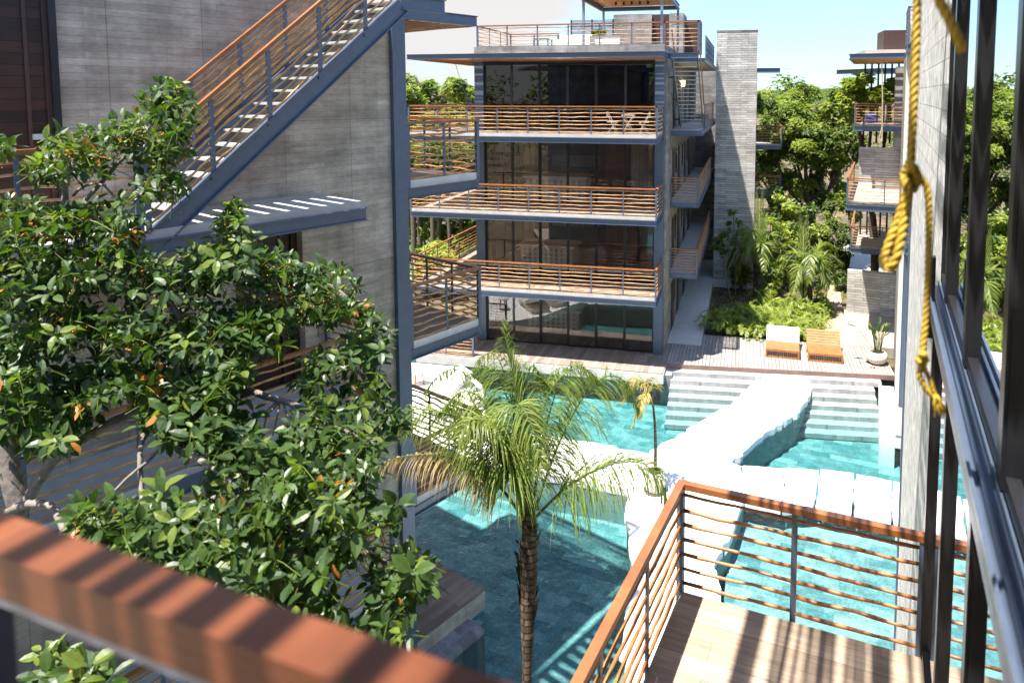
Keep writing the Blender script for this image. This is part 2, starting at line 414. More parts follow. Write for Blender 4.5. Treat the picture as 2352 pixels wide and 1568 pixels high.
def water():
    m_, t, b = newmat('pool_water')
    out = [n_ for n_ in t.nodes if n_.type == 'OUTPUT_MATERIAL'][0]
    t.nodes.remove(b)
    tr = t.nodes.new('ShaderNodeBsdfTransparent'); tr.inputs[0].default_value = (.97, 1, 1, 1)
    va = t.nodes.new('ShaderNodeVolumeAbsorption'); va.inputs['Color'].default_value = (.0, .80, .82, 1); va.inputs['Density'].default_value = .30
    t.links.new(va.outputs[0], out.inputs['Volume'])
    gl = t.nodes.new('ShaderNodeBsdfGlossy'); gl.inputs['Roughness'].default_value = .03
    fr = t.nodes.new('ShaderNodeFresnel'); fr.inputs['IOR'].default_value = 1.33
    mxs = t.nodes.new('ShaderNodeMixShader')
    n1 = noise(t, 5.0, 6, .6); n2 = noise(t, 1.3, 3, .5)
    a_ = t.nodes.new('ShaderNodeMath'); a_.operation = 'ADD'; t.links.new(n1, a_.inputs[0]); t.links.new(n2, a_.inputs[1])
    bm = t.nodes.new('ShaderNodeBump'); bm.inputs['Strength'].default_value = .6; bm.inputs['Distance'].default_value = .10
    t.links.new(a_.outputs[0], bm.inputs['Height']); t.links.new(bm.outputs[0], gl.inputs['Normal']); t.links.new(bm.outputs[0], fr.inputs['Normal'])
    t.links.new(fr.outputs[0], mxs.inputs[0]); t.links.new(tr.outputs[0], mxs.inputs[1]); t.links.new(gl.outputs[0], mxs.inputs[2])
    t.links.new(mxs.outputs[0], out.inputs['Surface'])
    return m_
M['water'] = water()
def glass(name, tint, ior=1.5, boost=.0, rough=0.0):
    m_, t, b = newmat(name)
    out = [n_ for n_ in t.nodes if n_.type == 'OUTPUT_MATERIAL'][0]; t.nodes.remove(b)
    tr = t.nodes.new('ShaderNodeBsdfTransparent'); tr.inputs[0].default_value = (*tint, 1)
    gl = t.nodes.new('ShaderNodeBsdfGlossy'); gl.inputs['Roughness'].default_value = rough; gl.inputs['Color'].default_value = (.9, .92, .95, 1)
    fr = t.nodes.new('ShaderNodeFresnel'); fr.inputs['IOR'].default_value = ior
    ad_ = t.nodes.new('ShaderNodeMath'); ad_.operation = 'ADD'; ad_.use_clamp = True; ad_.inputs[1].default_value = boost
    t.links.new(fr.outputs[0], ad_.inputs[0])
    mxs = t.nodes.new('ShaderNodeMixShader'); t.links.new(ad_.outputs[0], mxs.inputs[0]); t.links.new(tr.outputs[0], mxs.inputs[1]); t.links.new(gl.outputs[0], mxs.inputs[2])
    t.links.new(mxs.outputs[0], out.inputs['Surface'])
    return m_
M['glass'] = glass('grey_solar_glass', (.93, .90, .88), 1.5, .03)
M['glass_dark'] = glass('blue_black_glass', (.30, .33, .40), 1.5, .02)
M['glass_near'] = glass('mirrored_glass', (.35, .36, .38), 1.9, .25)
M['glass_clear'] = glass('clear_glass', (.85, .88, .88), 1.45, .02)
M['lamp_on'] = None
mm_, tt_, bb_ = newmat('lit_wall_lamp'); bb_.inputs['Emission Color'].default_value = (1, .72, .35, 1); bb_.inputs['Emission Strength'].default_value = 6
M['lamp_on'] = mm_

# ------------------------------------------------------------------ building blocks
def wavy(p, q, r=.016, amp=.02, n=9, rg=rnd):
    p = Vector(p); q = Vector(q); d = q - p; L_ = d.length
    sd_ = Vector((-d.y, d.x, 0)); sd_ = sd_.normalized() if sd_.length > 1e-6 else Vector((1, 0, 0)); u = Vector((0, 0, 1))
    a1, a2, f1, f2 = rg.uniform(0, 6), rg.uniform(0, 6), rg.uniform(1.0, 2.6), rg.uniform(2.5, 4.5)
    pts = []; rad = []
    for i in range(n):
        t = i/(n-1); e = math.sin(math.pi*t)**.5 if 0 < t < 1 else 0
        off = (math.sin(a1+f1*t*3)*.7 + math.sin(a2+f2*t*4)*.4)*amp*e
        of2 = (math.sin(a2+f1*t*4)*.6)*amp*e*.7
        pts.append(p + d*t + u*off + sd_*of2); rad.append(r*rg.uniform(.75, 1.2))
    return pts, rad

def railing(parent, pts, zf, h=1.05, nrod=7, spacing=1.3, posts=True, rod='infill', post_w=.05, mats=('steel', 'stick', 'rail'),
            bothsides=False, r=.015, amp=.018, start_post=True, end_post=True, hr_w=.085, hr_h=.045, skip_first=False, z1=None):
    """steel posts, peeled-branch infill and a timber handrail along the xy polyline pts (sub-parts of parent)"""
    for k in range(len(pts)-1):
        p = Vector((*pts[k][:2], 0)); q = Vector((*pts[k+1][:2], 0)); d = q-p; L_ = d.length; n = max(1, round(L_/spacing))
        dn = d.normalized()
        m_ = MB(); e = hr_w/2
        m_.bar(p - dn*e + Vector((0, 0, zf+h-hr_h/2)), q + dn*e + Vector((0, 0, zf+h-hr_h/2 - .0015*(k % 2))), hr_w, hr_h)
        m_.build('handrail', M[mats[2]], parent)
        m_ = MB(); m_.bar(p + Vector((0, 0, zf+h-hr_h-.005)), q + Vector((0, 0, zf+h-hr_h-.005)), .05, .008); m_.build('rail_flat', M['steel_l'], parent)
        for i in range(n+1):
            if i == 0 and (k > 0 or not start_post): continue
            if i == n and k == len(pts)-2 and not end_post: continue
            c = p + d*(i/n); wdt = post_w*(1.5 if i in (0, n) else 1)
            m_ = MB(); m_.bar(c + Vector((0, 0, zf-.12)), c + Vector((0, 0, zf+h-hr_h-.01)), .022 if i not in (0, n) else .06, wdt, up=tuple(dn))
            m_.build('post', M[mats[0]], parent)
        inf = MB()
        for i in range(n):
            a_ = p + d*(i/n) + dn*.02; b_ = p + d*((i+1)/n) - dn*.02
            for j in range(nrod):
                z = zf + .07 + (h-.2)*(j)/(nrod-1)
                pt, rd = wavy((a_.x, a_.y, z+rnd.uniform(-.012, .012)), (b_.x, b_.y, z+rnd.uniform(-.012, .012)), r, amp, 7)
                if rod == 'each':
                    mm = MB(); mm.tube(pt, rd, 7); mm.build('rod', M[mats[1]], parent, True)
                else: inf.tube(pt, rd, 5)
        if rod != 'each': inf.build('rod_infill', M[mats[1]], parent, True)

def sloped_rail(parent, p, q, h=1.0, nrod=6, spacing=1.0, mats=('steel', 'stick', 'rail'), r=.016):
    """railing up a flight: p,q are the stringer-top end points"""
    p = Vector(p); q = Vector(q); d = q-p; n = max(1, round(Vector((d.x, d.y, 0)).length/spacing)); Zv = Vector((0, 0, 1))
    MB().bar(p+Zv*h, q+Zv*h, .07, .05).build('handrail', M[mats[2]], parent)
    MB().bar(p+Zv*(h-.033), q+Zv*(h-.033), .045, .008).build('rail_flat', M['steel_l'], parent)
    dh = Vector((d.x, d.y, 0)).normalized()
    for i in range(n+1):
        c = p + d*(i/n)
        MB().bar(c-Zv*.06, c+Zv*(h-.04), .02, .065, up=tuple(dh)).build('post', M[mats[0]], parent)
    inf = MB()
    for i in range(n):
        a_ = p+d*((i+.02)/n); b_ = p+d*((i+.98)/n)
        for j in range(nrod):
            z = .12 + (h-.25)*j/(nrod-1)
            pt, rd = wavy(a_+Zv*z, b_+Zv*z, r, .022, 8); inf.tube(pt, rd, 6)
    inf.build('rod_infill', M[mats[1]], parent, True)

def stick_mat(parent, P00, P10, P01, pitch=.055, r=.02, name='stick_roof', both=True, mat='stick_d', jit=.25):
    """a reed-like sheet of branches: rods run from edge P00-P01 to edge P10-P11, set side by side"""
    P00, P10, P01 = Vector(P00), Vector(P10), Vector(P01); e = P01-P00; n = int(e.length/pitch); mb = MB()
    for i in range(n):
        o = P00 + e*((i+.5+rnd.uniform(-jit, jit))/n)
        pt, rd = wavy(o, o+(P10-P00), r*rnd.uniform(.7, 1.15), .02, 6); mb.tube(pt, rd, 5)
    return mb.build(name, M[mat], parent, True)

def sliding(parent, p, dvec, width, n, z0, z1, gl, fr='black', fw=.06, depth=.07, off=(0, 0, 0), interleave=True):
    """n glass leaves along dvec from p, each a frame with its pane"""
    d = Vector(dvec).normalized(); nrm = Vector((d.y, -d.x, 0)); wv = width/n
    for i in range(n):
        s = nrm*(.05*(i % 2) if interleave else 0) + Vector(off)
        a_ = Vector(p) + d*(wv*i) + s; b_ = Vector(p) + d*(wv*(i+1)) + s
        m_ = MB(); Zv = Vector((0, 0, 1))
        for x in (a_+d*fw/2, b_-d*fw/2):
            m_.bar((x.x, x.y, z0), (x.x, x.y, z1), depth, fw, up=tuple(d))
        for z in (z0+fw/2, z1-fw/2):
            aa = a_+d*fw; bb = b_-d*fw
            m_.bar((aa.x, aa.y, z), (bb.x, bb.y, z), depth-.004, fw)
        f = m_.build('sliding_door', M[fr], parent)
        pa = a_+d*fw; pb = b_-d*fw
        g = MB(); g.bar((pa.x, pa.y, (z0+z1)/2), (pb.x, pb.y, (z0+z1)/2), .008, z1-z0-2*fw)
        g.build('pane', M[gl], f)

# ================================================================== THE SETTING
g = MB()
def rect(x0, x1, y0, y1, z): 
    nx = max(1, min(12, int((x1-x0)/20))); ny = max(1, min(12, int((y1-y0)/20)))
    for i in range(nx):
        for j in range(ny):
            a, b_, c, d = x0+(x1-x0)*i/nx, x0+(x1-x0)*(i+1)/nx, y0+(y1-y0)*j/ny, y0+(y1-y0)*(j+1)/ny
            g.add([(a, c, z), (b_, c, z), (b_, d, z), (a, d, z)], [(0, 1, 2, 3)])
PX0, PX1, PY0, PY1 = -15.0, 8.0, -3.0, 28.6
rect(-900, PX0, -900, 1500, -.45); rect(PX1, 900, -900, 1500, -.45); rect(PX0, PX1, PY1, 1500, -.45); rect(PX0, PX1, -900, PY0, -.45)
struct(g.build('ground', M['soil']))
pf = MB(); pf.add([(PX0, PY0, -1.40), (PX1, PY0, -1.40), (PX1, PY1, -1.40), (PX0, PY1, -1.40)], [(0, 1, 2, 3)])
for x in (PX0, PX1): pf.add([(x, PY0, -1.40), (x, PY1, -1.40), (x, PY1, -.45), (x, PY0, -.45)], [(0, 1, 2, 3)])
for y in (PY0, PY1): pf.add([(PX0, y, -1.40), (PX1, y, -1.40), (PX1, y, -.45), (PX0, y, -.45)], [(0, 1, 2, 3)])
struct(pf.build('pool_floor', M['pool']))
wt = MB(); wt.box(PX0-.05, PX1+.05, PY0-.05, PY1+.05, -1.9, -.47)
struct(wt.build('water', M['water']))
# hills on the horizon
hl = MB()
for k in range(40):
    x0 = -900+k*50; h0 = 9+8*max(0, math.sin(k*.33+1.0)); h1 = 9+8*max(0, math.sin((k+1)*.33+1.0))
    hl.add([(x0, 900, -1), (x0+50, 900, -1), (x0+50, 960, h1), (x0, 960, h0)], [(0, 1, 2, 3)])
    hl.add([(x0, 960, h0), (x0+50, 960, h1), (x0+50, 1040, -1), (x0, 1040, -1)], [(0, 1, 2, 3)])
struct(hl.build('hills', LT[0]))

# timber deck with its edge board, set a few degrees off the blocks
P = lambda x, y: (x, y)
dk = MB(); dk.prism([(-3.0, 27.68), (5.75, 28.44), (5.75, 31.5), (-1.5, 31.5), (-3.0, 31.5)], -.10, 0.0)
struct(dk.build('timber_deck', M['deck']))
fe = MB(); fe.bar((-3.2, 27.63, -.085), (5.75, 28.41, -.085), .045, .19)
struct(fe.build('deck_edge_board', M['fascia']))
sh = MB(); sh.prism([(-.6, 7), (7.9, 7), (7.9, 19.6), (.2, 19.6), (-.3, 17)], -1.39, -.98); struct(sh.build('pool_shelf', M['pool']))
# steps down into the pool
def dline(x): return 27.66 + (x+3.2)*(.78/8.95)
for k in range(7):
    zt = -.17*(k+1); f0 = (k*.40) + .02; f1 = ((k+1)*.40)
    s_ = MB()
    x0, x1 = (-2.75, 4.9)
    if k == 0: x0 = -3.2; x1 = 5.2
    s_.prism([(x0, dline(x0)-f1), (x1, dline(x1)-f1), (x1, 28.58), (x0, 28.58 if k else 28.58)], max(zt-.17, -1.39), zt)
    if k == 0: s1 = s_
    o_ = s_.build('pool_step', M['stone_g'] if k < 3 else M['stone_g']); struct(o_)
# concrete path along the middle block and the walkway on the right
cp = MB(); cp.box(-3.24, -1.77, 30.05, 46, -.44, .012); struct(cp.build('concrete_path', M['slab_white']))
wk = MB(); wk.prism([(4.07, 31.504), (6.95, 31.504), (7.3, 36.8), (4.95, 36.8)], -.44, .004); struct(wk.build('walkway', M['fl_D']))
sp = MB(); sp.prism([(3.4, 31.6), (4.05, 31.6), (4.9, 36.8), (5.6, 44), (5.0, 44), (4.2, 38)], -.449, -.36); struct(sp.build('sandy_path', M['sand']))
fp = MB(); fp.prism([(4.6, 42), (9, 46), (9, 60), (7.2, 60)], -.449, -.38); struct(fp.build('garden_path', M['slab']))

# ragged limestone crossing
def ragged(pts, amp=.05, sub=4, rg=random.Random(3)):
    out = []
    for i in range(len(pts)):
        p, q = Vector(pts[i]), Vector(pts[(i+1) % len(pts)]); L_ = (q-p).length; k = max(1, int(L_/.15)); nrm = Vector((-(q-p).y, (q-p).x)).normalized()
        out.append(tuple(p))
        for j in range(1, k):
            if rg.random() < .35: continue
            out.append(tuple(p.lerp(q, (j+rg.uniform(-.4, .4))/k) + nrm*rg.uniform(-amp, amp)*rg.choice((.4, 1, 1.5))))
    return out
jet_l = [(0.74, 28.55), (.39, 27.25), (.05, 26.3), (-.33, 25.28), (-.7, 24.7), (-1.03, 24.09), (-1.98, 22.49), (-2.64, 21.32), (-2.79, 20.95), (-4.54, 21.31), (-5.7, 21.39),
         (-7.4, 21.6), (-8.9, 21.3), (-8.6, 19.7), (-6.8, 19.3), (-4.79, 19.11), (-3.87, 19.04), (-3.05, 18.9), (-3.02, 18.0), (-2.69, 16.53), (-2.45, 15.6), (-2.3, 13.5), (-1.9, 11.4), (-.6, 11.2),
         (-.25, 13.2), (-.38, 14.91), (-.49, 15.78), (-.55, 16.4), (-.26, 17.16), (.08, 19.05), (.1, 19.1), (.02, 20.88), (-.12, 20.93), (-.28, 21.03),
         (.2, 22.0), (.53, 22.74), (.9, 23.4), (1.34, 24.06), (1.7, 24.6), (2.03, 25.36), (2.3, 26.2), (2.53, 26.98), (2.57, 28.0), (2.55, 28.6)]
jt = MB(); jt.prism(ragged(jet_l, .07), -.52, -.30)
struct(jt.build('limestone_path', M['stone_w']))
jb = MB(); jb.prism([(x*.985+.0, y-.02) for x, y in jet_l], -1.395, -.53); struct(jb.build('path_footing', M['poolwall']))
slab_pts = [[(.14, 19.07), (1.06, 18.87), (1.28, 21.05), (.06, 20.93)], [(1.12, 18.95), (1.93, 19.25), (2.26, 21.14), (1.34, 21.1)],
            [(2.0, 19.22), (2.9, 19.1), (3.26, 21.22), (2.33, 21.22)], [(2.97, 19.1), (3.85, 18.9), (4.25, 21.02), (3.33, 21.2)],
            [(3.92, 18.85), (4.8, 18.75), (5.2, 20.9), (4.32, 21.0)], [(4.87, 18.7), (5.8, 18.6), (6.2, 20.8), (5.27, 20.85)]]
lbl = ['wide white stone slab joining the ragged limestone path', 'white stone slab second from the ragged path, notched at its far edge', 'squarest white stone slab crossing the water, third from the ragged path',
       'white stone slab above the balcony rail with a crumbled near edge', 'white stone slab next to the grey concrete wall end', 'white stone slab half hidden behind the black door frame']
for sp_, l_ in zip(slab_pts, lbl):
    mb = MB(); mb.prism(ragged(sp_, .035), -.55, -.305); mb.box(sp_[0][0]+.3, sp_[1][0]-.2, 19.9, 20.3, -1.39, -.56)
    tag(mb.build('stone_slab', M['stone_w']), l_, 'stepping stone', 'white stone slabs crossing the pool')

# stone blocks and low walls at the pool edge
mb = MB(); mb.box(-3.16, -2.72, 27.0, 27.55, -1.395, -.19, 0, .01); tag(mb.build('stone_block', M['stone_g']), 'small grey stone block beside the pool steps next to the wooden terrace corner', 'block')
mb = MB(); mb.prism([(4.43, 23.94), (4.90, 23.86), (5.52, 27.38), (5.62, 28.0), (5.10, 28.0), (5.01, 27.42)], -1.395, -.28); tag(mb.build('pool_wall', M['stone_w']), 'low white stone wall running along the right end of the pool steps', 'low wall')

# terrace in front of the far left, with its daybeds
lt = MB(); lt.prism([(-14.2, 19.3), (-8.9, 19.3), (-8.35, 21.6), (-9.6, 24.4), (-11.1, 25.85), (-14.2, 25.85)], -.5, -.14); struct(lt.build('stone_terrace', M['stone_w']))

# ================================================================== MIDDLE BLOCK (facing the camera)
BX0, BX1, YF, YC = -11.45, -3.28, 26.63, 28.6
LV = [0.0, 2.97, 6.12, 9.27]
blk = thing('apartment_building', 'four storey block of glass, concrete and blue grey steel facing the pool with wrap-around balconies', 'building', (-7.4, 28.6, 0))
MB().box(-3.66, BX1, YC, YC+.36, 0, 12.5, 0, .008).build('column', M['steel'], blk)
MB().box(BX0, -11.05, YC, YC+.36, 0, 12.5, 0, .008).build('column', M['steel'], blk)
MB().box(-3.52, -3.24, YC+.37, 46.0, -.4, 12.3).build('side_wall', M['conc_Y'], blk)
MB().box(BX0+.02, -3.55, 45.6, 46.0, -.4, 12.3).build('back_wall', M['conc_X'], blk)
# rooms
for i, z in enumerate(LV):
    zt = z + 2.97
    rm = MB(); rm.box(BX0+.05, -3.53, YC+.05, 36.2, z-.18, z-.02)
    rm.build('floor_slab', M['int_floor'], blk)
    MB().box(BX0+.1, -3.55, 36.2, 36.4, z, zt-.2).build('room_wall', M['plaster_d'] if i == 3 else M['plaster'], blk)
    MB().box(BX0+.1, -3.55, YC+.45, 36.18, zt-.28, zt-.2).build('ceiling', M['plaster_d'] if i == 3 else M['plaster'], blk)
    # glass leaves
    zz0, zz1 = z+.02, (z+2.78 if i < 3 else 12.1)
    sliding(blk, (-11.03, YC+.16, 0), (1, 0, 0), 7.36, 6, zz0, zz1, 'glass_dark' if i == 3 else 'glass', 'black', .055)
    MB().bar((-11.04, YC+.12, zz1+.06), (-3.67, YC+.12, zz1+.06), .25, .11).build('door_header', M['black'], blk)
# left side glazing of the rooms
for i, z in enumerate(LV):
    sliding(blk, (BX0+.1, YC+.42, 0), (0, 1, 0), 7.2, 5, z+.02, z+2.72, 'glass', 'black', .055)
# fittings seen through the glass
def star_tiles(parent, x0, x1, y, z0, z1, nx, nz):
    MB().box(x0, x1, y, y+.03, z0, z1).build('tiled_front', M['tilew'], parent)
    mb = MB()
    for i in range(nx):
        for j in range(nz):
            cx = x0+(x1-x0)*(i+.5)/nx; cz = z0+(z1-z0)*(j+.5)/nz; rr = .40*(x1-x0)/nx
            for k in range(5):
                a = k*2*math.pi/5+.3; d = (math.cos(a), math.sin(a)); n_ = (-d[1], d[0])
                pts = [(0, 0), (.45*rr*d[0]+.16*rr*n_[0], .45*rr*d[1]+.16*rr*n_[1]), (rr*d[0]+.05*rr*n_[0], rr*d[1]+.05*rr*n_[1]), (rr*d[0]-.05*rr*n_[0], rr*d[1]-.05*rr*n_[1]), (.45*rr*d[0]-.16*rr*n_[0], .45*rr*d[1]-.16*rr*n_[1])]
                mb.add([(cx+px, y-.004, cz+pz) for px, pz in pts], [(0, 1, 2, 3, 4)])
    mb.build('star_pattern', M['ink'], parent)
for i, (fl, x0, x1) in enumerate(((1, -10.05, -7.6), (2, -9.75, -7.0), (0, -9.7, -7.3))):
    z = LV[fl]
    isl = thing('kitchen_island', ['cream kitchen island with star patterned tiles behind the second floor glass', 'star tiled kitchen island in the third floor room', 'star tiled kitchen island behind the ground floor glass'][i], 'kitchen island', ((x0+x1)/2, 32, z), 'kitchen islands inside the middle block')
    MB().box(x0, x1, 30.5, 31.6, z, z+.93).build('cabinet', M['plaster'], isl)
    MB().box(x0-.14, x1+.14, 30.34, 31.72, z+.935, z+1.02, 0, .01).build('worktop', M['tilew'], isl)
    star_tiles(isl, x0+.1, x1-.1, 30.44, z+.08, z+.88, 9, 4)
    kc = thing('kitchen_wall_unit', ['dark timber wall unit with an oven behind the second floor island', 'dark timber wall unit in the third floor kitchen', 'dark timber wall unit in the ground floor kitchen'][i], 'kitchen unit', (-9, 36, z), 'kitchen wall units inside the middle block')
    MB().box(-10.9, -6.9, 35.5, 36.15, z, z+2.5).build('cabinet', M['louvre'], kc)
    MB().box(-9.9, -7.4, 35.44, 35.49, z+.95, z+1.55).build('back_panel', M['conc_X'], kc)
    MB().box(-10.7, -10.05, 35.42, 35.49, z+1.35, z+1.85).build('oven', M['black'], kc)
    fc = MB(); fc.tube([(-8.2, 35.3, z+.95), (-8.2, 35.3, z+1.2), (-8.2, 35.15, z+1.24), (-8.2, 35.08, z+1.18)], .015, 6); fc.build('tap', M['white_metal'], kc)
for fl, l_ in ((1, 'slatted timber wardrobe behind the second floor glass'), (2, 'tall slatted timber wardrobe behind the third floor glass')):
    wd = thing('wardrobe', l_, 'wardrobe', (-5.5, 33, LV[fl]), 'timber wardrobes inside the middle block')
    MB().box(-6.4, -4.9, 32.2, 32.9, LV[fl], LV[fl]+2.5).build('carcass', M['wardrobe'], wd)
    for x in (-5.9, -5.4): MB().box(x-.01, x+.01, 32.16, 32.19, LV[fl]+1, LV[fl]+1.4).build('handle', M['steel_l'], wd)
pt = MB()
for k in range(26):
    x = -4.85+k*.045; pt.tube([(x, 30.2+.03*math.sin(k*1.7), 6.15), (x, 30.2+.03*math.sin(k*1.7), 8.9)], .026, 6)
tag(pt.build('curtain', M['curtain']), 'pale floor length curtain behind the third floor glass at the right', 'curtain')
pt = MB()
for k in range(60):
    x = -9.9+k*.045; pt.tube([(x, 30.0+.03*math.sin(k*1.9), 9.3), (x, 30.0+.03*math.sin(k*1.9), 12.05)], .026, 6)
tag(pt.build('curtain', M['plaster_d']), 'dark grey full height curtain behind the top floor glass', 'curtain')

# balconies
for fl, xl in ((3, -13.57), (2, -13.55), (1, -13.54)):
    z = LV[fl]
    b_ = MB(); b_.box(xl+.03, -3.33, YF+.03, YC+.12, z-.13, z)
    b_.box(xl+.03, BX0-.02, YC+.12, 36.5, z-.13, z)
    bal = b_.build('balcony', M['fl_B'], blk)
    bm = MB(); bm.ibeam((xl, YF+.02, z-.24), (-3.31, YF+.02, z-.24), .12, .21); bm.build('edge_beam', M['steel'], bal)
    bm = MB(); bm.ibeam((-3.36, YF+.09, z-.24), (-3.36, YC-.01, z-.24), .12, .206); bm.build('edge_beam', M['steel'], bal)
    bm = MB(); bm.ibeam((xl+.05, YF+.09, z-.24), (xl+.05, 36.5, z-.24), .12, .206); bm.build('edge_beam', M['steel'], bal)
    MB().box(xl+.04, -3.34, YF-.006, YF+.024, z-.125, z+.004).build('slab_edge', M['slab'], bal)
    railing(bal, [(-3.33, YC-.03), (-3.33, YF+.02), (xl+.02, YF+.02), (xl+.02, 36.4)], z, 1.10, 7, 1.3, r=.018, amp=.014)
# roof canopy over the top balcony
cn = MB(); cn.ibeam((-13.57, YF, 12.33), (-3.07, YF, 12.33), .14, .20); cn.ibeam((-3.12, YF+.08, 12.33), (-3.12, YC+.1, 12.33), .12, .196)
cn.ibeam((-13.5, YF+.08, 12.33), (-13.5, 36, 12.33), .12, .196)
for x in (-12.2, -10.8, -8.7, -6.6, -4.6): cn.ibeam((x, YF+.08, 12.33), (x, YC, 12.33), .09, .18)
can = cn.build('roof_canopy', M['steel'], blk)
stick_mat(can, (-13.4, YF+.1, 12.23), (-3.2, YF+.1, 12.23), (-13.4, YC-.02, 12.23), .05, .019)
stick_mat(can, (-13.4, YC, 12.23), (BX0-.1, YC, 12.23), (-13.4, 36, 12.23), .06, .022)
# roof
rf = MB(); rf.box(BX0, BX1, YC-.005, 46.1, 12.50, 12.83).build('roof', M['conc_X'], blk)
rl = MB().box(-11.3, -3.3, YC+.02, YC+.10, 12.832, 12.85).build('roof_railing', M['steel'], blk)
railing(rl, [(-1.95, YC+.9), (-1.95, YC+.05), (-3.3, YC+.05), (-11.3, YC+.05), (-11.3, 33.0), (-8.9, 33.0)], 12.68, 1.05, 6, 1.38)
# small landing at the head of the steel stair
ld = MB().box(-3.24, -1.93, YC+.02, YC+.75, 12.42, 12.47).build('stair_landing', M['slab'], blk)
MB().ibeam((-3.26, YC+.03, 12.36), (-1.93, YC+.03, 12.36), .1, .22).build('edge_beam', M['steel'], ld)
# side galleries
for fl in (3, 2, 1):
    z = LV[fl]; xr = (-1.92, -2.02, -2.05)[3-fl]; y0 = 30.75
    gl_ = MB().box(-3.24, xr-.03, y0+.03, 45.5, z-.15, z).build('gallery', M['slab'], blk)
    MB().ibeam((-3.24, y0, z-.14), (xr, y0, z-.14), .1, .22).build('edge_beam', M['steel'], gl_)
    MB().ibeam((xr, y0+.06, z-.14), (xr, 45.5, z-.14), .1, .216).build('edge_beam', M['steel'], gl_)
    if fl == 3: railing(gl_, [(xr, 33.3), (xr, 41.2)], z, 1.08, 8, 1.1, r=.018)
    else: railing(gl_, [(-3.22, y0+.02), (xr, y0+.02), (xr, 41.2)], z, 1.08, 8, 1.5, r=.018)
MB().box(-3.3, -1.95, 32.2, 45.5, 12.25, 12.42).build('gallery_roof', M['slab'], blk)
rb = MB(); rb.ibeam((-3.2, 32.15, 12.33), (-1.9, 32.15, 12.33), .1, .2); rb.ibeam((-1.9, 32.2, 12.33), (-1.9, 45.4, 12.33), .1, .2); rb.build('roof_beam', M['steel'], blk)
mesh_ = MB()
for k in range(11): mesh_.bar((-1.92, 33+k*.83, 12.42), (-1.92, 33+k*.83, 13.5), .05, .05)
for z in (12.75, 13.05, 13.5): mesh_.bar((-1.92, 33, z), (-1.92, 41.3, z), .03, .04)
mesh_.build('roof_fence', M['steel_l'], blk)
pn = MB().box(-1.95, -1.93, 33, 41.3, 12.5, 13.45).build('fence_panel', M['glass_clear'], blk)
# side doors and windows, dark recesses in the flank
for fl in (0, 1, 2, 3):
    z = LV[fl]
    for y in (31.6, 34.2, 37.5, 40.3):
        d_ = MB().box(-3.245, -3.215, y, y+.95, z+.03, z+2.25).build('side_door', M['black'], blk)
        MB().box(-3.213, -3.20, y+.1, y+.85, z+.1, z+2.15).build('door_leaf', M['louvre'], d_)
    for y in (33.0, 36.2, 39.2):
        d_ = MB().box(-3.243, -3.222, y, y+.55, z+1.0, z+2.2).build('window', M['black'], blk)
        MB().box(-3.22, -3.214, y+.05, y+.5, z+1.05, z+2.15).build('pane', M['glass_dark'], d_)
MB().box(-3.2, -3.08, 35.6, 35.75, 11.2, 11.5, 0, .02).build('wall_lamp', M['lamp_on'], blk)
# open steel stair from the top gallery to the roof
st = MB()
T0, T1 = Vector((0, 28.75, 12.42)), Vector((0, 33.0, 9.33))
for x in (-3.0, -1.97): st.bar((x, T0.y, T0.z-.1), (x, T1.y, T1.z-.0), .03, .24)
strs = st.build('steel_staircase', M['black'], blk)
for k in range(17):
    t = (k+.7)/17.5; p_ = T0.lerp(T1, t); MB().box(-2.98, -1.99, p_.y-.12, p_.y+.12, p_.z-.02, p_.z+.015).build('tread', M['white_metal'], strs)
for x in (-3.02, -1.95): MB().bar((x, T0.y, T0.z+.98), (x, T1.y, T1.z+1.0), .05, .07).build('handrail', M['rail'], strs)
bk = MB()
for t in (.25, .55, .85): p_ = T0.lerp(T1, t); bk.bar((-3.24, p_.y, p_.z-.12), (-2.98, p_.y, p_.z-.12), .05, .06)
bk.build('wall_bracket', M['black'], strs)
# ground terrace of the block
tr = MB(); tr.box(-13.4, -3.02, YF, 30.04, -.04, 0); t_ = tag(tr.build('floor_tiles', M['fl_B']), None, None); struct(t_)
te = MB(); te.box(-13.42, -3.0, YF-.02, 30.04, -.42, -.042); te.box(-13.3, -3.4, YF+1.0, 28.5, -1.395, -.43); struct(te.build('terrace_slab', M['slab_white']))
lr = thing('terrace_railing', 'short railing of branches and thin posts on the left end of the ground terrace', 'railing', (-11.7, 26.7, 0))
railing(lr, [(-13.3, 28.4), (-13.3, YF+.08), (-10.9, YF+.08)], 0, 1.0, 7, 1.2)
# roof terrace furniture and shelters
def Y3(u, v, y): return at_y(u, v, y)
rt = thing('roof_pergola', 'pergola of blue grey steel roofed with orange branches on the middle block roof', 'pergola', (-5.3, 33.5, 12.7))
xa, xb, ya, yb, zp = -6.9, -3.05, 29.0, 33.6, 14.62
zp = float(Y3(1384, 27, yb)[2]); xa = float(Y3(1384, 27, yb)[0]); xb = float(Y3(1560, 25, yb)[0])
fr_ = MB()
for y in (ya, yb): fr_.ibeam((xa, y, zp+.09), (xb, y, zp+.09), .1, .2)
for x in (xa, xb): fr_.ibeam((x, ya+.06, zp+.09), (x, yb-.06, zp+.09), .1, .196)
fr_.build('frame', M['steel'], rt)
for x, y in ((xa+.06, ya+.3), (xb-.3, ya+.3), (xa+.05, yb), (xb-.05, yb)): MB().box(x-.05, x+.05, y-.05, y+.05, 12.83, zp-.01).build('post', M['steel_l'], rt)
stick_mat(rt, (xa, ya+.1, zp+.21), (xb, ya+.1, zp+.21), (xa, yb-.1, zp+.21), .052, .026, mat='stick')
sl_ = MB()
for k in range(5): sl_.lathe(xa+1.2+.35*k, ya+1.6, [(.05, zp-.10), (.055, zp), (.04, zp+.05)], 8)
sl_.build('spot_light', M['black'], rt)
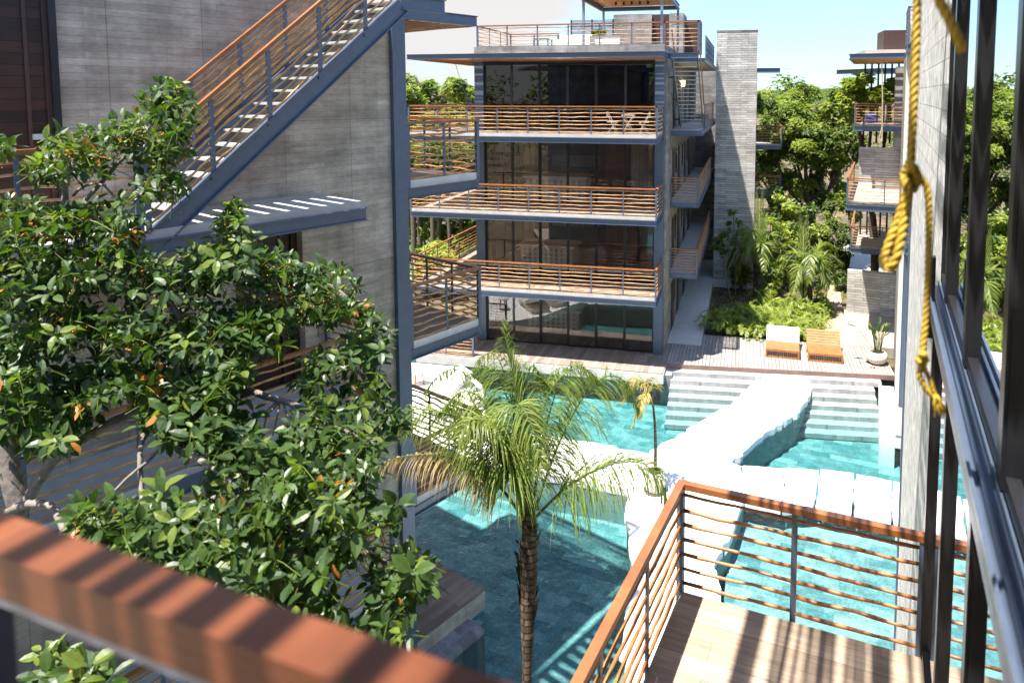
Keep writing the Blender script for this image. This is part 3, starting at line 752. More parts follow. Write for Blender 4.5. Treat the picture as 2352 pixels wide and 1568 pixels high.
lv = thing('louvre_screen', 'dark louvred timber screen behind the roof terrace sofa', 'screen', (-7.3, 34.5, 12.8))
x0, x1 = float(Y3(1312, 60, 34.5)[0]), float(Y3(1408, 60, 34.5)[0]); z1_ = float(Y3(1330, 46, 34.5)[2])
mb = MB()
for k in range(26): mb.box(x0, x1, 34.5, 34.54, 12.86+k*(z1_-12.86)/26, 12.86+k*(z1_-12.86)/26+.032)
mb.build('slats', M['louvre'], lv)
for x in (x0, (x0+x1)/2, x1): MB().box(x-.03, x+.03, 34.48, 34.56, 12.84, z1_).build('post', M['black'], lv)
rw = thing('roof_stair_house', 'board marked concrete wall with a dark doorway on the roof terrace', 'roof house', (-4.6, 35, 12.8))
x0, x1 = float(Y3(1409, 40, 35)[0]), float(Y3(1570, 40, 35)[0]); z1_ = float(Y3(1500, 32, 35)[2]); xd0, xd1 = float(Y3(1497, 40, 35)[0]), float(Y3(1537, 40, 35)[0])
MB().box(x0, xd0, 35, 37, 12.84, z1_).build('wall', M['conc_X'], rw)
MB().box(xd1, x1, 35, 37, 12.84, z1_).build('wall', M['conc_X'], rw)
MB().box(xd0+.003, xd1-.003, 35.25, 36.9, 12.84, z1_-.01).build('doorway', M['louvre'], rw)
MB().box(x1+.01, x1+.75, 36, 37.5, 12.84, z1_-.25).build('louvre_panel', M['louvre'], rw)
sf = thing('roof_sofa', 'white outdoor sofa behind the roof railing', 'sofa', (-7.5, 30.4, 12.83))
MB().box(-8.25, -6.6, 30.1, 30.9, 12.84, 13.2, 0, .03).build('seat', M['cream'], sf)
MB().box(-8.25, -6.6, 30.92, 31.1, 12.84, 13.45, 0, .03).build('backrest', M['cream'], sf)
rtb = thing('roof_table', 'dark slatted low table on the roof terrace', 'table', (-8.6, 29.8, 12.83))
mb = MB(); [mb.box(-9.1, -8.4, 29.5+k*.12, 29.58+k*.12, 13.18, 13.21) for k in range(6)]; mb.build('table_top', M['black'], rtb)
for x in (-9.08, -8.45):
    for y in (29.52, 30.14): MB().box(x, x+.04, y, y+.04, 12.84, 13.178).build('leg', M['black'], rtb)
pl = thing('roof_planter', 'white planter box with a bushy green plant on the roof terrace', 'planter', (-5.9, 29.9, 12.83))
MB().box(-6.6, -5.3, 29.6, 30.1, 12.84, 13.3, 0, .02).build('box', M['cream'], pl)
mb = MB(); rg = random.Random(4)
for k in range(260):
    a = rg.uniform(0, 6.28); e = rg.uniform(.2, 1.4); L_ = rg.uniform(.2, .42); p0 = Vector((-6.25+rg.uniform(-.25, .25), 29.85, 13.3)); d = Vector((math.cos(a)*math.cos(e), math.sin(a)*math.cos(e), math.sin(e))); s_ = d.cross(Vector((0, 0, 1))).normalized()*.02
    mb.add([p0+s_, p0+d*L_*.6+s_, p0+d*L_, p0+d*L_*.6-s_, p0-s_], [(0, 1, 2, 3, 4)], rg.randrange(3))
mb.build('foliage', LB, pl)
# white folding table with two chairs on the top balcony
ft = thing('folding_table', 'white folding bistro table on the top balcony of the middle block', 'table', (-4.6, 27.7, 9.27))
MB().box(-4.85, -4.35, 27.5, 27.9, 9.98, 10.0, 0, .004).build('table_top', M['tilew'], ft)
for s_ in (-1, 1):
    mb = MB(); mb.bar((-4.6-.22*s_, 27.5, 9.275), (-4.6+.22*s_, 27.5, 9.98), .02, .02); mb.bar((-4.6-.22*s_, 27.9, 9.275), (-4.6+.22*s_, 27.9, 9.98), .02, .02); mb.build('leg', M['tilew'], ft)
for x, l_ in ((-5.25, 'white folding chair left of the bistro table'), (-3.95, 'white folding chair right of the bistro table')):
    c_ = thing('folding_chair', l_, 'chair', (x, 27.7, 9.27), 'white folding chairs on the top balcony')
    MB().box(x-.19, x+.19, 27.52, 27.9, 9.71, 9.73).build('seat', M['tilew'], c_)
    sgn = -1 if x < -4.6 else 1
    MB().box(x+sgn*.19, x+sgn*.21, 27.52, 27.9, 9.95, 10.12).build('backrest', M['tilew'], c_)
    for s_ in (-1, 1):
        mb = MB(); 
        for y in (27.53, 27.88): mb.bar((x-.2*s_, y, 9.275), (x+.2*s_, y, 9.7 if s_ != sgn else 10.1), .018, .018)
        mb.build('leg', M['tilew'], c_)
# hammock chair hanging at the left end of the top balcony
hm = thing('hanging_hammock', 'dark green hammock hanging gathered at the left end of the top balcony', 'hammock', (-11.9, 28, 12.2))
p0 = at_y(1046, 147, 30.5); p1 = at_y(1062, 200, 30.3); p2 = at_y(1086, 250, 30)
MB().tube([p0, p1], .012, 6).build('rope', M['steel_l'], hm)
MB().tube([p1, Vector(p1).lerp(Vector(p2), .5), p2], [.02, .06, .17], 8).build('cloth', M['hammock'], hm)

# ================================================================== STONE TOWER
tw = thing('stone_tower', 'tall square tower faced in split grey stone boards behind the middle block', 'tower', (-.65, 42.5, -.4))
MB().box(-1.78, .50, 41.4, 44.2, -.42, 14.42).build('shaft', M['tower'], tw)
MB().box(-1.82, .54, 41.36, 44.24, 14.422, 14.46).build('coping', M['slab'], tw)
mb = MB()
for k in range(8): mb.box(-.82, .1, 41.34, 41.39, .38+k*.14, .44+k*.14)
gr = mb.build('vent_grille', M['white_metal'], tw)
MB().box(-.9, -.83, 41.33, 41.395, .3, 1.55).build('frame', M['slab'], gr)
MB().box(-1.77, .5, 41.1, 41.395, -.42, -.02).build('plinth', M['slab_white'], tw)

# ================================================================== REAR BLOCK, RIGHT BLOCKS
rb_ = thing('rear_building', 'distant block behind the stone tower showing only balcony ends and a roof beam', 'building', (0, 48, 0))
MB().box(-6, .6, 47, 56, -.4, 12.3).build('wall', M['conc_X'], rb_)
for u0, v0 in ((1792, 330), (1790, 440)):
    q = at_y(u0, v0, 46); z = float(q[2]); xe = float(q[0])
    bl = MB().box(-2, xe, 44.6, 47, z-.1, z).build('balcony', M['slab'], rb_)
    MB().ibeam((-2, 44.6, z-.15), (xe, 44.6, z-.15), .1, .24).build('edge_beam', M['steel'], bl)
    railing(bl, [(-1, 44.62), (xe, 44.62), (xe, 47)], z, 1.2, 7, 1.4, r=.022)
q = at_y(1792, 162, 46)
MB().ibeam((-2, 46, float(q[2])), (float(q[0]), 46, float(q[2])), .12, .3).build('roof_beam', M['steel'], rb_)

dn = thing('right_building', 'right-hand block with a tall pale pier and blue grey column by the pool steps', 'building', (5.6, 25.5, 0))
Dr = frame(5.17, 25.5, 10)
MB(Dr).box(0, .5, -.13, 0, 0, 13.6).build('pier', M['slab_white'], dn)
MB(Dr).box(.03, .33, -.52, -.135, 0, 12.2, 0, .01).build('column', M['steel'], dn)
MB(Dr).box(.6, .8, -6, -.6, 0, 12.2).build('wall', M['conc_X'], dn)
MB(Dr).box(.501, 6, -.2, -.05, 0, 12.2).build('side_wall', M['conc_Y'], dn)
MB(Dr).box(-2.2, -.005, -1.5, 0, -.02, 0.02).build('deck', M['fl_D'], dn)
MB(Dr).box(-2.18, -.005, -1.5, -.01, -.44, -.025).build('plinth', M['slab_white'], dn)
MB(Dr).box(-1.9, -.1, -1.4, -.2, -1.395, -.445).build('footing', M['poolwall'], dn)
for zb_, u_, v_ in ((6.12, 2081, 556), (12.42, 2087, 80)):
    y_ = 23.4; xb_ = float(at_y(u_, v_, y_)[0])
    Db = frame(xb_, y_, 10)
    bl = MB(Db).box(.04, 2.2, -6, -.05, zb_-.14, zb_).build('balcony', M['fl_D'], dn)
    MB().ibeam(Db(0, 0, zb_-.18), Db(0, -6, zb_-.18), .1, .24).build('edge_beam', M['steel'], bl)
    MB().ibeam(Db(.06, 0, zb_-.18), Db(2.2, 0, zb_-.18), .1, .236).build('edge_beam', M['steel'], bl)
    railing(bl, [Db(2.2, 0, 0)[:2], Db(0, 0, 0)[:2], Db(0, -6, 0)[:2]], zb_, 1.08, 7, 1.4, r=.017)
for fl in (0, 1, 2, 3):
    p0 = Dr(.5, -.6, 0); d0 = Vector(Dr(.5, -3.6, 0))-Vector(p0)
    sliding(dn, p0, tuple(d0), 3, 2, (LV[fl])+.02, LV[fl]+2.7, 'glass', 'black')

d2 = thing('far_right_building', 'farther right-hand block with stacked branch-railed balconies and a stick roofed terrace', 'building', (6.5, 37, 0))
zr = 12.35
Dd = frame(4.32, 32.28, 10)
for fl, s0, s1 in ((3, 6.25, 11.5), (2, 0.0, 7.6), (1, 6.0, 11.0)):
    z = LV[fl]
    bl = MB(Dd).box(s0+.04, s1, -6, -.04, z-.15, z).build('balcony', M['fl_D'], d2)
    MB().ibeam(Dd(s0, .02, z-.22), Dd(s0, -6, z-.22), .12, .26).build('edge_beam', M['steel'], bl)
    MB().ibeam(Dd(s0+.07, 0, z-.22), Dd(s1, 0, z-.22), .12, .256).build('edge_beam', M['steel'], bl)
    railing(bl, [Dd(s1, 0, 0)[:2], Dd(s0, 0, 0)[:2], Dd(s0, -6, 0)[:2]], z, 1.08, 7, 1.35, r=.018)
MB(Dd).box(6.9, 7.2, -6, -.22, 6.1, 8.05).build('privacy_wall', M['tower'], d2)
MB(Dd).box(4.2, 4.6, -6, .05, -.4, 2.1).build('privacy_wall', M['tower'], d2)
MB(Dd).box(6.3, 14, -6.4, -2.4, -.4, 12.2).build('wall', M['conc_X'], d2)
MB(Dd).box(6.6, 7.0, -2.3, -1.85, 8.1, 12.2).build('pier', M['conc_X'], d2)
fr_ = MB(); q = at_y(1952, 130, 35.5); zq = float(q[2]); De = frame(float(q[0]), 35.5, 10)
fr_.ibeam(De(0, 0, zq), De(0, -6, zq), .12, .24); fr_.ibeam(De(.06, 0, zq), De(6.5, 0, zq), .12, .236); fr_.ibeam(De(6.5, -.06, zq), De(6.5, -6, zq), .12, .24)
can = fr_.build('roof_canopy', M['steel'], d2)
stick_mat(can, De(.1, -.05, zq-.10), De(.1, -6, zq-.10), De(6.4, -.05, zq-.10), .09, .04, mat='stick', jit=.5)
mb = MB(Dd)
for k in range(7):
    for z0_, z1_ in ((LV[3], zq-.1), (8.1, LV[3]-.36), (LV[1], LV[2]-.36)): mb.box(9.6, 9.68, -.4-k*.34, -.3-k*.34, z0_, z1_)
mb.build('slat_screen', M['black'], d2)
q = at_y(2029, 115, 41); q2 = at_y(2029, 70, 41)
MB().box(float(q[0]), 10, 41, 43, float(q[2]), float(q2[2])).build('louvre_box', M['louvre'], d2)
MB().box(float(q[0])-1, 10, 40.6, 44, float(q[2])-.5, float(q[2])-.01).build('parapet', M['slab'], d2)
q0 = at_y(2025, 122, 35.4); q1 = at_y(2026, 325, 35.4)
mb = MB(); mb.tube([q0, Vector(q0).lerp(Vector(q1), .5)+Vector((.03, 0, 0)), q1], .03, 6); mb.tube([Vector(q1)+Vector((0, 0, .8)), Vector(q1)+Vector((-.15, 0, .1)), Vector(q1)+Vector((0, 0, 0))], .025, 5)
tag(mb.build('climbing_rope', M['rope_b']), 'long beige rope hanging in front of the far right block', 'rope')
e2 = thing('distant_roof', 'dark steel edged roof reaching out past the far right block', 'roof', (6, 52, 12))
q = at_y(1922, 166, 52)
mb = MB(); mb.ibeam((float(q[0]), 52, float(q[2])), (float(q[0])+2.2, 49, float(q[2])), .2, .3); mb.ibeam((float(q[0])+2.2, 49, float(q[2])), (14, 49, float(q[2])), .2, .3); mb.build('edge_beam', M['steel'], e2)
MB().box(float(q[0])+2.4, 14, 49.2, 54, float(q[2])-.1, float(q[2])+.05).build('roof_sheet', M['louvre'], e2)
# blue clothes on the far balcony rail
q = at_y(1990, 270, 39.5)
tag(MB().box(float(q[0]), float(q[0])+.5, 39.5, 39.9, LV[3]+.02, LV[3]+.5, 0, .08).build('folded_cloth', M['blue_cloth']), 'heap of blue cloth on the highest far right balcony', 'cloth')

# ================================================================== NEAR LEFT BLOCK
na = thing('concrete_building', 'near left block with a board marked concrete wall, dark timber doors and outside galleries', 'building', A(-3, 1, 0))
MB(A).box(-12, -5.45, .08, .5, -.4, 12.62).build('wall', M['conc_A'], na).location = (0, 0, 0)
wl = MB(A)
# wall with door openings on the upper three levels
def wall_with(s0, s1, doors):
    """doors: (s0, s1, z0, z1)"""
    ds = sorted(doors)
    zs = sorted({-.4, 12.62, *[d[2] for d in ds], *[d[3] for d in ds]})
    for a_, b_ in zip(zs[:-1], zs[1:]):
        cur = s0
        for d in ds:
            if d[2] <= a_ and d[3] >= b_:
                if d[0] > cur: wl.box(cur, d[0], .08, .5, a_, b_)
                cur = d[1]
        if cur < s1: wl.box(cur, s1, .08, .5, a_, b_)
wall_with(-5.449, -.28, [(-3.25, -2.12, 6.0, 8.62), (-3.25, -2.12, 2.9, 5.5), (-3.25, -2.12, 0, 2.35)])
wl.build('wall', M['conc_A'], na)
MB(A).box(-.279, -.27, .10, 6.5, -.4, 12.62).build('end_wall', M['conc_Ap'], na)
MB(A).box(-.29, 0.0, -.02, .30, -.42, 12.22, 0, .006).build('column', M['steel'], na)
for (s0, s1, z0, z1) in ((-6.9, -5.42, 9.2, 12.5), (-3.25, -2.12, 6.0, 8.62), (-3.25, -2.12, 2.9, 5.5), (-3.25, -2.12, 0, 2.35)):
    t0 = .06 if s0 < -5 else .30
    d_ = MB(A).box(s0, s1, t0-.02 if s0 < -5 else t0, t0+.02 if s0 < -5 else t0+.1, z0, z1).build('door', M['door'], na)
    f_ = MB(A)
    f_.box(s0, s0+.1, t0-.05, t0-.022, z0, z1); f_.box(s1-.1, s1, t0-.05, t0-.022, z0, z1); f_.box(s0+.101, s1-.101, t0-.05, t0-.022, z1-.1, z1)
    f_.box(s1-.30, s1-.26, t0-.04, t0-.023, z0, z1-.101)
    f_.build('frame', M['louvre'], d_)
    if s0 < -5:
        MB(A).box(s1-.27, s1-.13, -.03, .03, 10.28, 10.35).build('handle', M['white_metal'], d_)
        MB(A).box(s1-.05, s1+.03, -.05, .075, z0, z1).build('jamb', M['black'], d_)
# outside gallery at three levels
def galleryA(z, s0, s1, t_out, rail_to, name='gallery', posts=True, start=None):
    gl_ = MB(A).box(s0, s1-.02, t_out+.03, .07, z-.12, z).build(name, M['slab'], na)
    MB().ibeam(A(s0, t_out+.03, z-.21), A(s1, t_out+.03, z-.21), .11, .20).build('edge_beam', M['steel'], gl_)
    MB().ibeam(A(s1-.04, t_out+.09, z-.21), A(s1-.04, .06, z-.21), .11, .196).build('edge_beam', M['steel'], gl_)
    pts = [A(start if start is not None else s0, t_out+.04, 0)[:2], A(rail_to, t_out+.04, 0)[:2]]
    if rail_to >= s1-.05: pts.append(A(s1-.04, 0, 0)[:2])
    railing(gl_, pts, z, 1.07, 7, 1.15, r=.017)
    return gl_
galleryA(9.18, -12, -1.84, -1.32, -5.02)
galleryA(6.02, -12, -1.72, -1.30, -1.72)
galleryA(2.9, -12, -1.72, -1.65, -1.72)
# return rail at the foot of the stair
# stair
sA = MB()
b0, b1 = A(-4.86, -1.25, 9.05), A(-1.02, -1.25, 12.28)
sA.ibeam(b0, b1, .12, .26); c0, c1 = A(-4.86, -.15, 9.05), A(-1.02, -.15, 12.28); sA.ibeam(c0, c1, .12, .26)
sA.ibeam(A(-1.05, -1.25, 12.33), A(-.12, -1.25, 12.33), .12, .24); sA.ibeam(A(-1.05, -.15, 12.33), A(-.12, -.15, 12.33), .12, .24)
stA = sA.build('steel_staircase', M['steel'], na)
nt_ = 17
for k in range(nt_):
    t = (k+.6)/nt_; s = -4.86+t*3.84; z = 9.02+t*3.25
    MB(A).box(s-.10, s+.11, -1.20, -.20, z+.02, z+.055).build('tread', M['white_metal'], stA)
MB(A).box(-1.0, -.1, -1.2, -.2, 12.38, 12.44).build('top_landing', M['slab'], stA)
sloped_rail(stA, A(-4.92, -1.27, 9.12), A(-.95, -1.27, 12.46), 1.03, 7, .80)
sloped_rail(stA, A(-4.6, -.13, 9.40), A(-.95, -.13, 12.46), 1.03, 7, .80)
# three balconies cantilevered past the column
for z in (9.18, 6.05, 2.9):
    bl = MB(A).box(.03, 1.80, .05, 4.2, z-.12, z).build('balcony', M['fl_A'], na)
    MB(A).box(.02, 1.84, .012, .045, z-.12, z+.03).build('slab_edge', M['slab_white'], bl)
    MB().ibeam(A(0.01, .03, z-.22), A(1.87, .03, z-.22), .11, .20).build('edge_beam', M['steel'], bl)
    MB().ibeam(A(1.83, .09, z-.22), A(1.83, 4.2, z-.22), .11, .196).build('edge_beam', M['steel'], bl)
    railing(bl, [A(.04, .03, 0)[:2], A(1.84, .03, 0)[:2], A(1.84, 4.2, 0)[:2]], z, 1.14, 8, .9, r=.021, amp=.022)
    bt = MB()
    for j in range(3):
        for k in range(2):
            c = A(1.70+k*.07, -.015, z-.16-.06*j); bt.lathe(c[0], c[1], [(.011, c[2]-.008), (.011, c[2]+.008)], 6)
    bt.build('bolt', M['steel'], bl)
cnA = MB(); cnA.ibeam(A(.01, .03, 12.33), A(1.87, .03, 12.33), .11, .21); cnA.ibeam(A(1.83, .09, 12.33), A(1.83, 4.2, 12.33), .11, .205)
cnA = cnA.build('roof_canopy', M['steel'], na)
stick_mat(cnA, A(.05, .1, 12.22), A(.05, 4.2, 12.22), A(1.8, .1, 12.22), .05, .02)
MB(A).box(-12, 0, .1, 7.2, 12.63, 12.75).build('roof', M['slab'], na)
# upper terrace floor of this block, above the frame
# lower deck, plinth and steps into the pool
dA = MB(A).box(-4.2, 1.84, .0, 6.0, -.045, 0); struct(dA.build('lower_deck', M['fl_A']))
dB = MB(A).box(-12, 1.86, -.02, 6.0, -.44, -.05); dB.box(-12, -4.21, -1.2, 6.0, -.43, -.02); dB.box(-12, 1.5, .3, 6.0, -1.395, -.45); struct(dB.build('deck_slab', M['conc_A']))
s_ = MB(A).box(-4, 1.35, -.52, -.03, -1.395, -.36); struct(s_.build('pool_step', M['stone_p']))
s_ = MB(A).box(-4, .1, -1.05, -.53, -1.395, -.62); struct(s_.build('pool_step', M['stone_g']))
# dark sling lounger on the lower deck
sg = thing('sling_chair', 'charcoal metal sling chair on the wood tiled deck below the tree', 'chair', A(.6, 1.2, 0))
MB(A).box(.15, .75, .75, 1.15, .33, .35).build('seat', M['sling'], sg)
b0 = A(.15, .75, .35)
mb = MB(); mb.add([A(.15, 1.15, .35), A(.75, 1.15, .35), A(.75, 1.45, .8), A(.15, 1.45, .8)], [(0, 1, 2, 3)]); mb.build('backrest', M['sling'], sg)
for s in (.13, .77):
    mb = MB(); mb.tube([A(s, .6, .004), A(s, .72, .36), A(s, 1.15, .36), A(s, 1.47, .83)], .013, 6); mb.tube([A(s, 1.4, .004), A(s, 1.1, .34)], .013, 6); mb.build('leg', M['black'], sg)

# ================================================================== THE BLOCK THE CAMERA STANDS IN
cb = thing('camera_building', 'near right block with black sliding doors, blue grey track and a long white block wall', 'building', C(4, 2, 0))
# long white wall beyond the doors
MB(C).box(6.35, 12.4, .47, .75, -1.395, 15.5).build('wall', M['white_block'], cb)
MB(C).box(12.41, 12.5, .44, .78, -.4, 15.5, 0).build('corner_post', M['steel'], cb)
# floors
MB(C).box(-3, .86, -3.0, .30, 9.08, 9.28).build('balcony', M['fl_C'], cb)
# lower balcony in view
lb = MB(C).box(-1.0, 6.12, -1.62, .44, 6.04, 6.20).build('balcony', M['fl_C'], cb)
MB().ibeam(C(-1.0, -1.60, 5.92), C(6.12, -1.60, 5.92), .1, .22).build('edge_beam', M['steel'], lb)
MB().ibeam(C(6.10, -1.54, 5.92), C(6.10, .46, 5.92), .1, .216).build('edge_beam', M['steel'], lb)
railing(lb, [C(-1.0, -1.63, 0)[:2], C(6.15, -1.63, 0)[:2], C(6.15, .42, 0)[:2]], 6.2, 1.05, 7, 1.08, rod='each', mats=('steel', 'stick_n', 'rail'), r=.0165, amp=.011, hr_w=.075, hr_h=.055)
# rail right in front of the camera
nb = MB(C).box(.80, .86, -3, -.02, 9.2, 9.3).build('near_kerb', M['slab'], cb)
nr = MB()
nr.bar(C(.42, -3.0, 10.292), C(.514, .30, 10.292), .056, .052); nr.build('handrail', M['rail_near'], nb)
MB().bar(C(.42, -3.0, 10.258), C(.514, .30, 10.258), .05, .010).build('rail_flat', M['steel_l'], nb)
for j in range(7):
    pt_, rd_ = wavy(C(.42, -3, 9.42+.112*j), C(.514, .30, 9.42+.112*j), .016, .02, 24); MB().tube(pt_, rd_, 8).build('rod', M['stick'], nb, True)
for ww in (-2.2, -1.02, .25): MB().bar(C(.478, ww, 9.1), C(.478, ww, 10.25), .022, .05, up=tuple(aC)).build('post', M['steel'], nb)
# doors: upper run standing on the track, lower run below it
def leaf_run(z0, z1, us, ww, gm):
    for k in range(len(us)-1):
        u0, u1 = us[k], us[k+1]
        f = MB(C)
        f.box(u0, u0+.10, ww-.045, ww+.045, z0, z1, 0, .006); f.box(u1-.012, u1-.002, ww-.03, ww+.03, z0, z1)
        f.box(u0+.101, u1-.013, ww-.03, ww+.03, z0, z0+.07); f.box(u0+.101, u1-.013, ww-.03, ww+.03, z1-.07, z1)
        f = f.build('sliding_door', M['black'], cb)
        MB(C).box(u0+.08, u1-.01, ww-.004, ww+.004, z0+.06, z1-.06).build('pane', M[gm], f)
leaf_run(9.33, 12.35, [.36, 1.68, 3.0, 4.32, 5.63, 6.3], .50, 'glass_near')
leaf_run(6.24, 8.98, [-.6, .78, 2.1, 3.42, 4.76, 6.08, 6.33], .46, 'glass_near')
leaf_run(.05, 3.0, [-.6, .78, 2.1, 3.42, 4.76, 6.08, 6.33], .46, 'glass_near')
tk = MB(C)
tk.box(-1, 6.34, .375, .80, 9.14, 9.27); tk.build('slab_edge', M['steel'], cb)
tk = MB(C)
for a_, b_ in ((.36, .375), (.40, .415), (.455, .465), (.535, .545), (.59, .60)): tk.box(-1, 6.34, a_, b_, 9.271, 9.325)
tk.box(-1, 6.34, .36, .62, 9.2705, 9.285)
tk.build('door_track', M['steel'], cb)
MB(C).box(-1, 6.34, .80, 4.5, 9.0, 9.28).build('floor', M['int_floor'], cb)
MB(C).box(-1, 6.34, .47, 4.5, 6.0, 6.2).build('floor', M['int_floor'], cb)
MB(C).box(-1, 6.34, .40, 4.5, 12.36, 12.6).build('ceiling', M['slab'], cb)
MB(C).box(-1, 6.34, 4.5, 4.7, -.4, 12.62).build('room_wall', M['plaster_d'], cb)
MB(C).box(-1.2, -1.0, .4, 4.7, -.4, 12.62).build('room_wall', M['plaster_d'], cb)
MB(C).box(5.82, 5.9, .36, .40, 9.0, 9.62).build('door_stop', M['black'], cb)
# pergola over the upper terrace, the source of the striped shade
pg = thing('terrace_pergola', 'branch covered steel pergola over the near terrace', 'pergola', C(2, -1, 12.4))
mb = MB(); mb.ibeam(C(-3.5, -2.08, 12.42), C(6.4, -2.08, 12.42), .1, .2); mb.ibeam(C(6.4, -2.0, 12.42), C(6.4, .4, 12.42), .1, .2); mb.ibeam(C(2.2, -2.0, 12.42), C(2.2, .4, 12.42), .1, .12); mb.ibeam(C(-1.2, -2.0, 12.42), C(-1.2, .4, 12.42), .1, .12)
mb.build('frame', M['steel'], pg)
rgs = random.Random(11); mb = MB(); x = -2.0
while x < .4:
    r_ = rgs.uniform(.016, .03)
    pt_, rd_ = wavy(C(-3.4, x, 12.50), C(6.3, x+rgs.uniform(-.04, .04), 12.50), r_, .03, 10, rgs); mb.tube(pt_, rd_, 5)
    x += r_*2 + (rgs.uniform(.0, .022) if rgs.random() < .62 else rgs.uniform(.04, .085))
mb.build('stick_roof', M['stick_d'], pg, True)
# ropes
def rope(pts, r, twist=28, k=3):
    """three-strand rope along pts (smoothed)"""
    P = [Vector(p) for p in pts]
    fine = []
    for i in range(len(P)-1):
        p0, p1, p2, p3 = P[max(i-1, 0)], P[i], P[i+1], P[min(i+2, len(P)-1)]
        n = max(3, int((p2-p1).length/.006))
        for j in range(n):
            t = j/n; fine.append(.5*((2*p1)+(p2-p0)*t+(2*p0-5*p1+4*p2-p3)*t*t+(3*p1-p0-3*p2+p3)*t**3))
    fine.append(P[-1]); mb = MB(); L_ = 0
    strands = [[] for _ in range(k)]
    for i, p in enumerate(fine):
        d = (fine[min(i+1, len(fine)-1)]-fine[max(i-1, 0)]).normalized()
        if i: L_ += (p-fine[i-1]).length
        a = d.cross(Vector((.3, 1, .1))).normalized(); b = d.cross(a)
        for s in range(k):
            t = L_*(2.2/r)*.5 + s*2*math.pi/k; strands[s].append(p+(a*math.cos(t)+b*math.sin(t))*r*.5)
    for s in strands: mb.tube(s, r*.58, 6)
    return mb
RD = 1.75
q = lambda u, v, dd=0: at_d(u, v, RD+dd)
ro = thing('yellow_rope', 'thick yellow twisted rope hanging in a knot and loop beside the white wall', 'rope', tuple(q(2090, 400)))
rope([q(2108, -60), q(2104, 100), q(2098, 250), q(2092, 380)], .0105).build('strand', M['rope'], ro, True)
rope([q(2092, 400), q(2072, 480, .02), q(2042, 560, .03), (q(2029, 600, .03)), q(2040, 618, .02), q(2060, 590), q(2078, 500), q(2090, 420)], .0115).build('loop', M['rope'], ro, True)
rope([q(2080, 395), q(2088, 375, -.03), q(2104, 392, -.03), q(2106, 418, -.01), q(2092, 436, .02), q(2078, 425, .03), q(2076, 402, 0), q(2090, 388, -.035), q(2108, 405, -.02), q(2100, 432, 0), q(2084, 434, -.03), q(2078, 412, -.03), q(2092, 396, .02)], .0105).build('knot', M['rope'], ro, True)
rope([q(2100, 400), q(2115, 408), q(2130, 440), q(2134, 520), q(2131, 640), q(2126, 740), q(2116, 830)], .0085).build('tail', M['rope'], ro, True)
rope([q(2112, 822), q(2120, 812, -.02), q(2126, 826, -.01), q(2116, 838, .01), q(2110, 826, -.015)], .0085).build('knot', M['rope'], ro, True)
rope([q(2116, 838), q(2112, 862), q(2126, 892), q(2148, 915)], .0075).build('tail', M['rope'], ro, True)
rope([q(2118, 838), q(2134, 868), q(2144, 900), q(2152, 915)], .0065).build('tail', M['rope'], ro, True)
mb = MB(); rg = random.Random(2)
for k in range(34):
    a0 = Vector(q(2150+rg.uniform(-5, 5), 908, rg.uniform(-.01, .01))); a1 = Vector(q(2160+rg.uniform(-16, 18), 945+rg.uniform(-8, 14), rg.uniform(-.02, .02)))
    mb.tube([a0, a0.lerp(a1, .5)+Vector((rg.uniform(-.004, .004), 0, 0)), a1], [.0025, .002, .0012], 4)
mb.build('frayed_end', M['rope'], ro, True)
RD = 1.25
r2 = rope([q(2128, -90), q(2148, -20), q(2172, 30), q(2192, 70), q(2212, 118)], .0095)
tag(r2.build('rope_end', M['rope'], None, True), 'blurred yellow rope end dangling at the top right in front of the glass', 'rope')
RD = 1.75

# ================================================================== LOUNGERS, PLANTERS
def make_lounger(label):
    # origin at front-left foot; x to the right 1.36, y back 2.0
    t = thing('wooden_lounger', label, 'sun lounger', (0, 0, 0), 'double wooden loungers on the deck')
    mb = MB()
    for x in (0, 1.29):
        for y in (0, 1.0): mb.box(x, x+.07, y, y+.07, 0, .33, 0, .004)
        mb.box(x+.012, x+.058, .071, 1.9, .22, .32)
    mb.box(.071, 1.289, .012, .058, .26, .33); mb.box(.071, 1.289, .012, .058, .0, .06)
    mb.build('frame', M['lounger'], t)
    mb = MB()
    for k in range(14): mb.box(.01, 1.35, .01+k*.072, .068+k*.072, .332, .356, 0, .003)
    mb.build('seat', M['lounger'], t)
    mb = MB(); p0 = Vector((0, 1.04, .36)); d = Vector((0, math.cos(R(34)), math.sin(R(34))))
    for k in range(6):
        c = p0 + d*(k*.135+.055); mb.bar((.01, c.y, c.z), (1.35, c.y, c.z), .11, .024, up=(0, -math.sin(R(34)), math.cos(R(34))))
    for x in (.06, .68, 1.30):
        a = p0 - Vector((0, 0, .03)); mb.bar((x, a.y, a.z), (x, a.y+d.y*.83, a.z+d.z*.83), .04, .03)
    mb.build('backrest', M['lounger'], t)
    mb = MB()
    for k in range(15): mb.box(.075+k*.083, .105+k*.083, .03, .045, .061, .259)
    mb.box(.09, 1.27, .022, .028, .12, .135); mb.box(.09, 1.27, .022, .028, .19, .205)
    mb.build('crate_grille', M['louvre'], t)
    return t
lg = make_lounger('double wooden lounger with backrest slats coloured sunlit white, left of the pair')
lg.location = (.91, 29.32, .004); lg.rotation_euler = (0, 0, R(-3))
l2 = copy_tree(lg, (2.58, 29.22, .004), R(-2), 1, 'double wooden lounger with orange brown backrest slats, nearer the potted plant')
M['lounger_sunlit'] = wood('sunlit_lounger_wood', (.74, .66, .56), (.84, .78, .70), (1, 1, 1), .6, 4)  # sun glare on the left backrest, put into the wood colour
for c in kids(lg):
    if c.name.startswith('backrest'):
        c.data = c.data.copy(); c.data.materials[0] = M['lounger_sunlit']

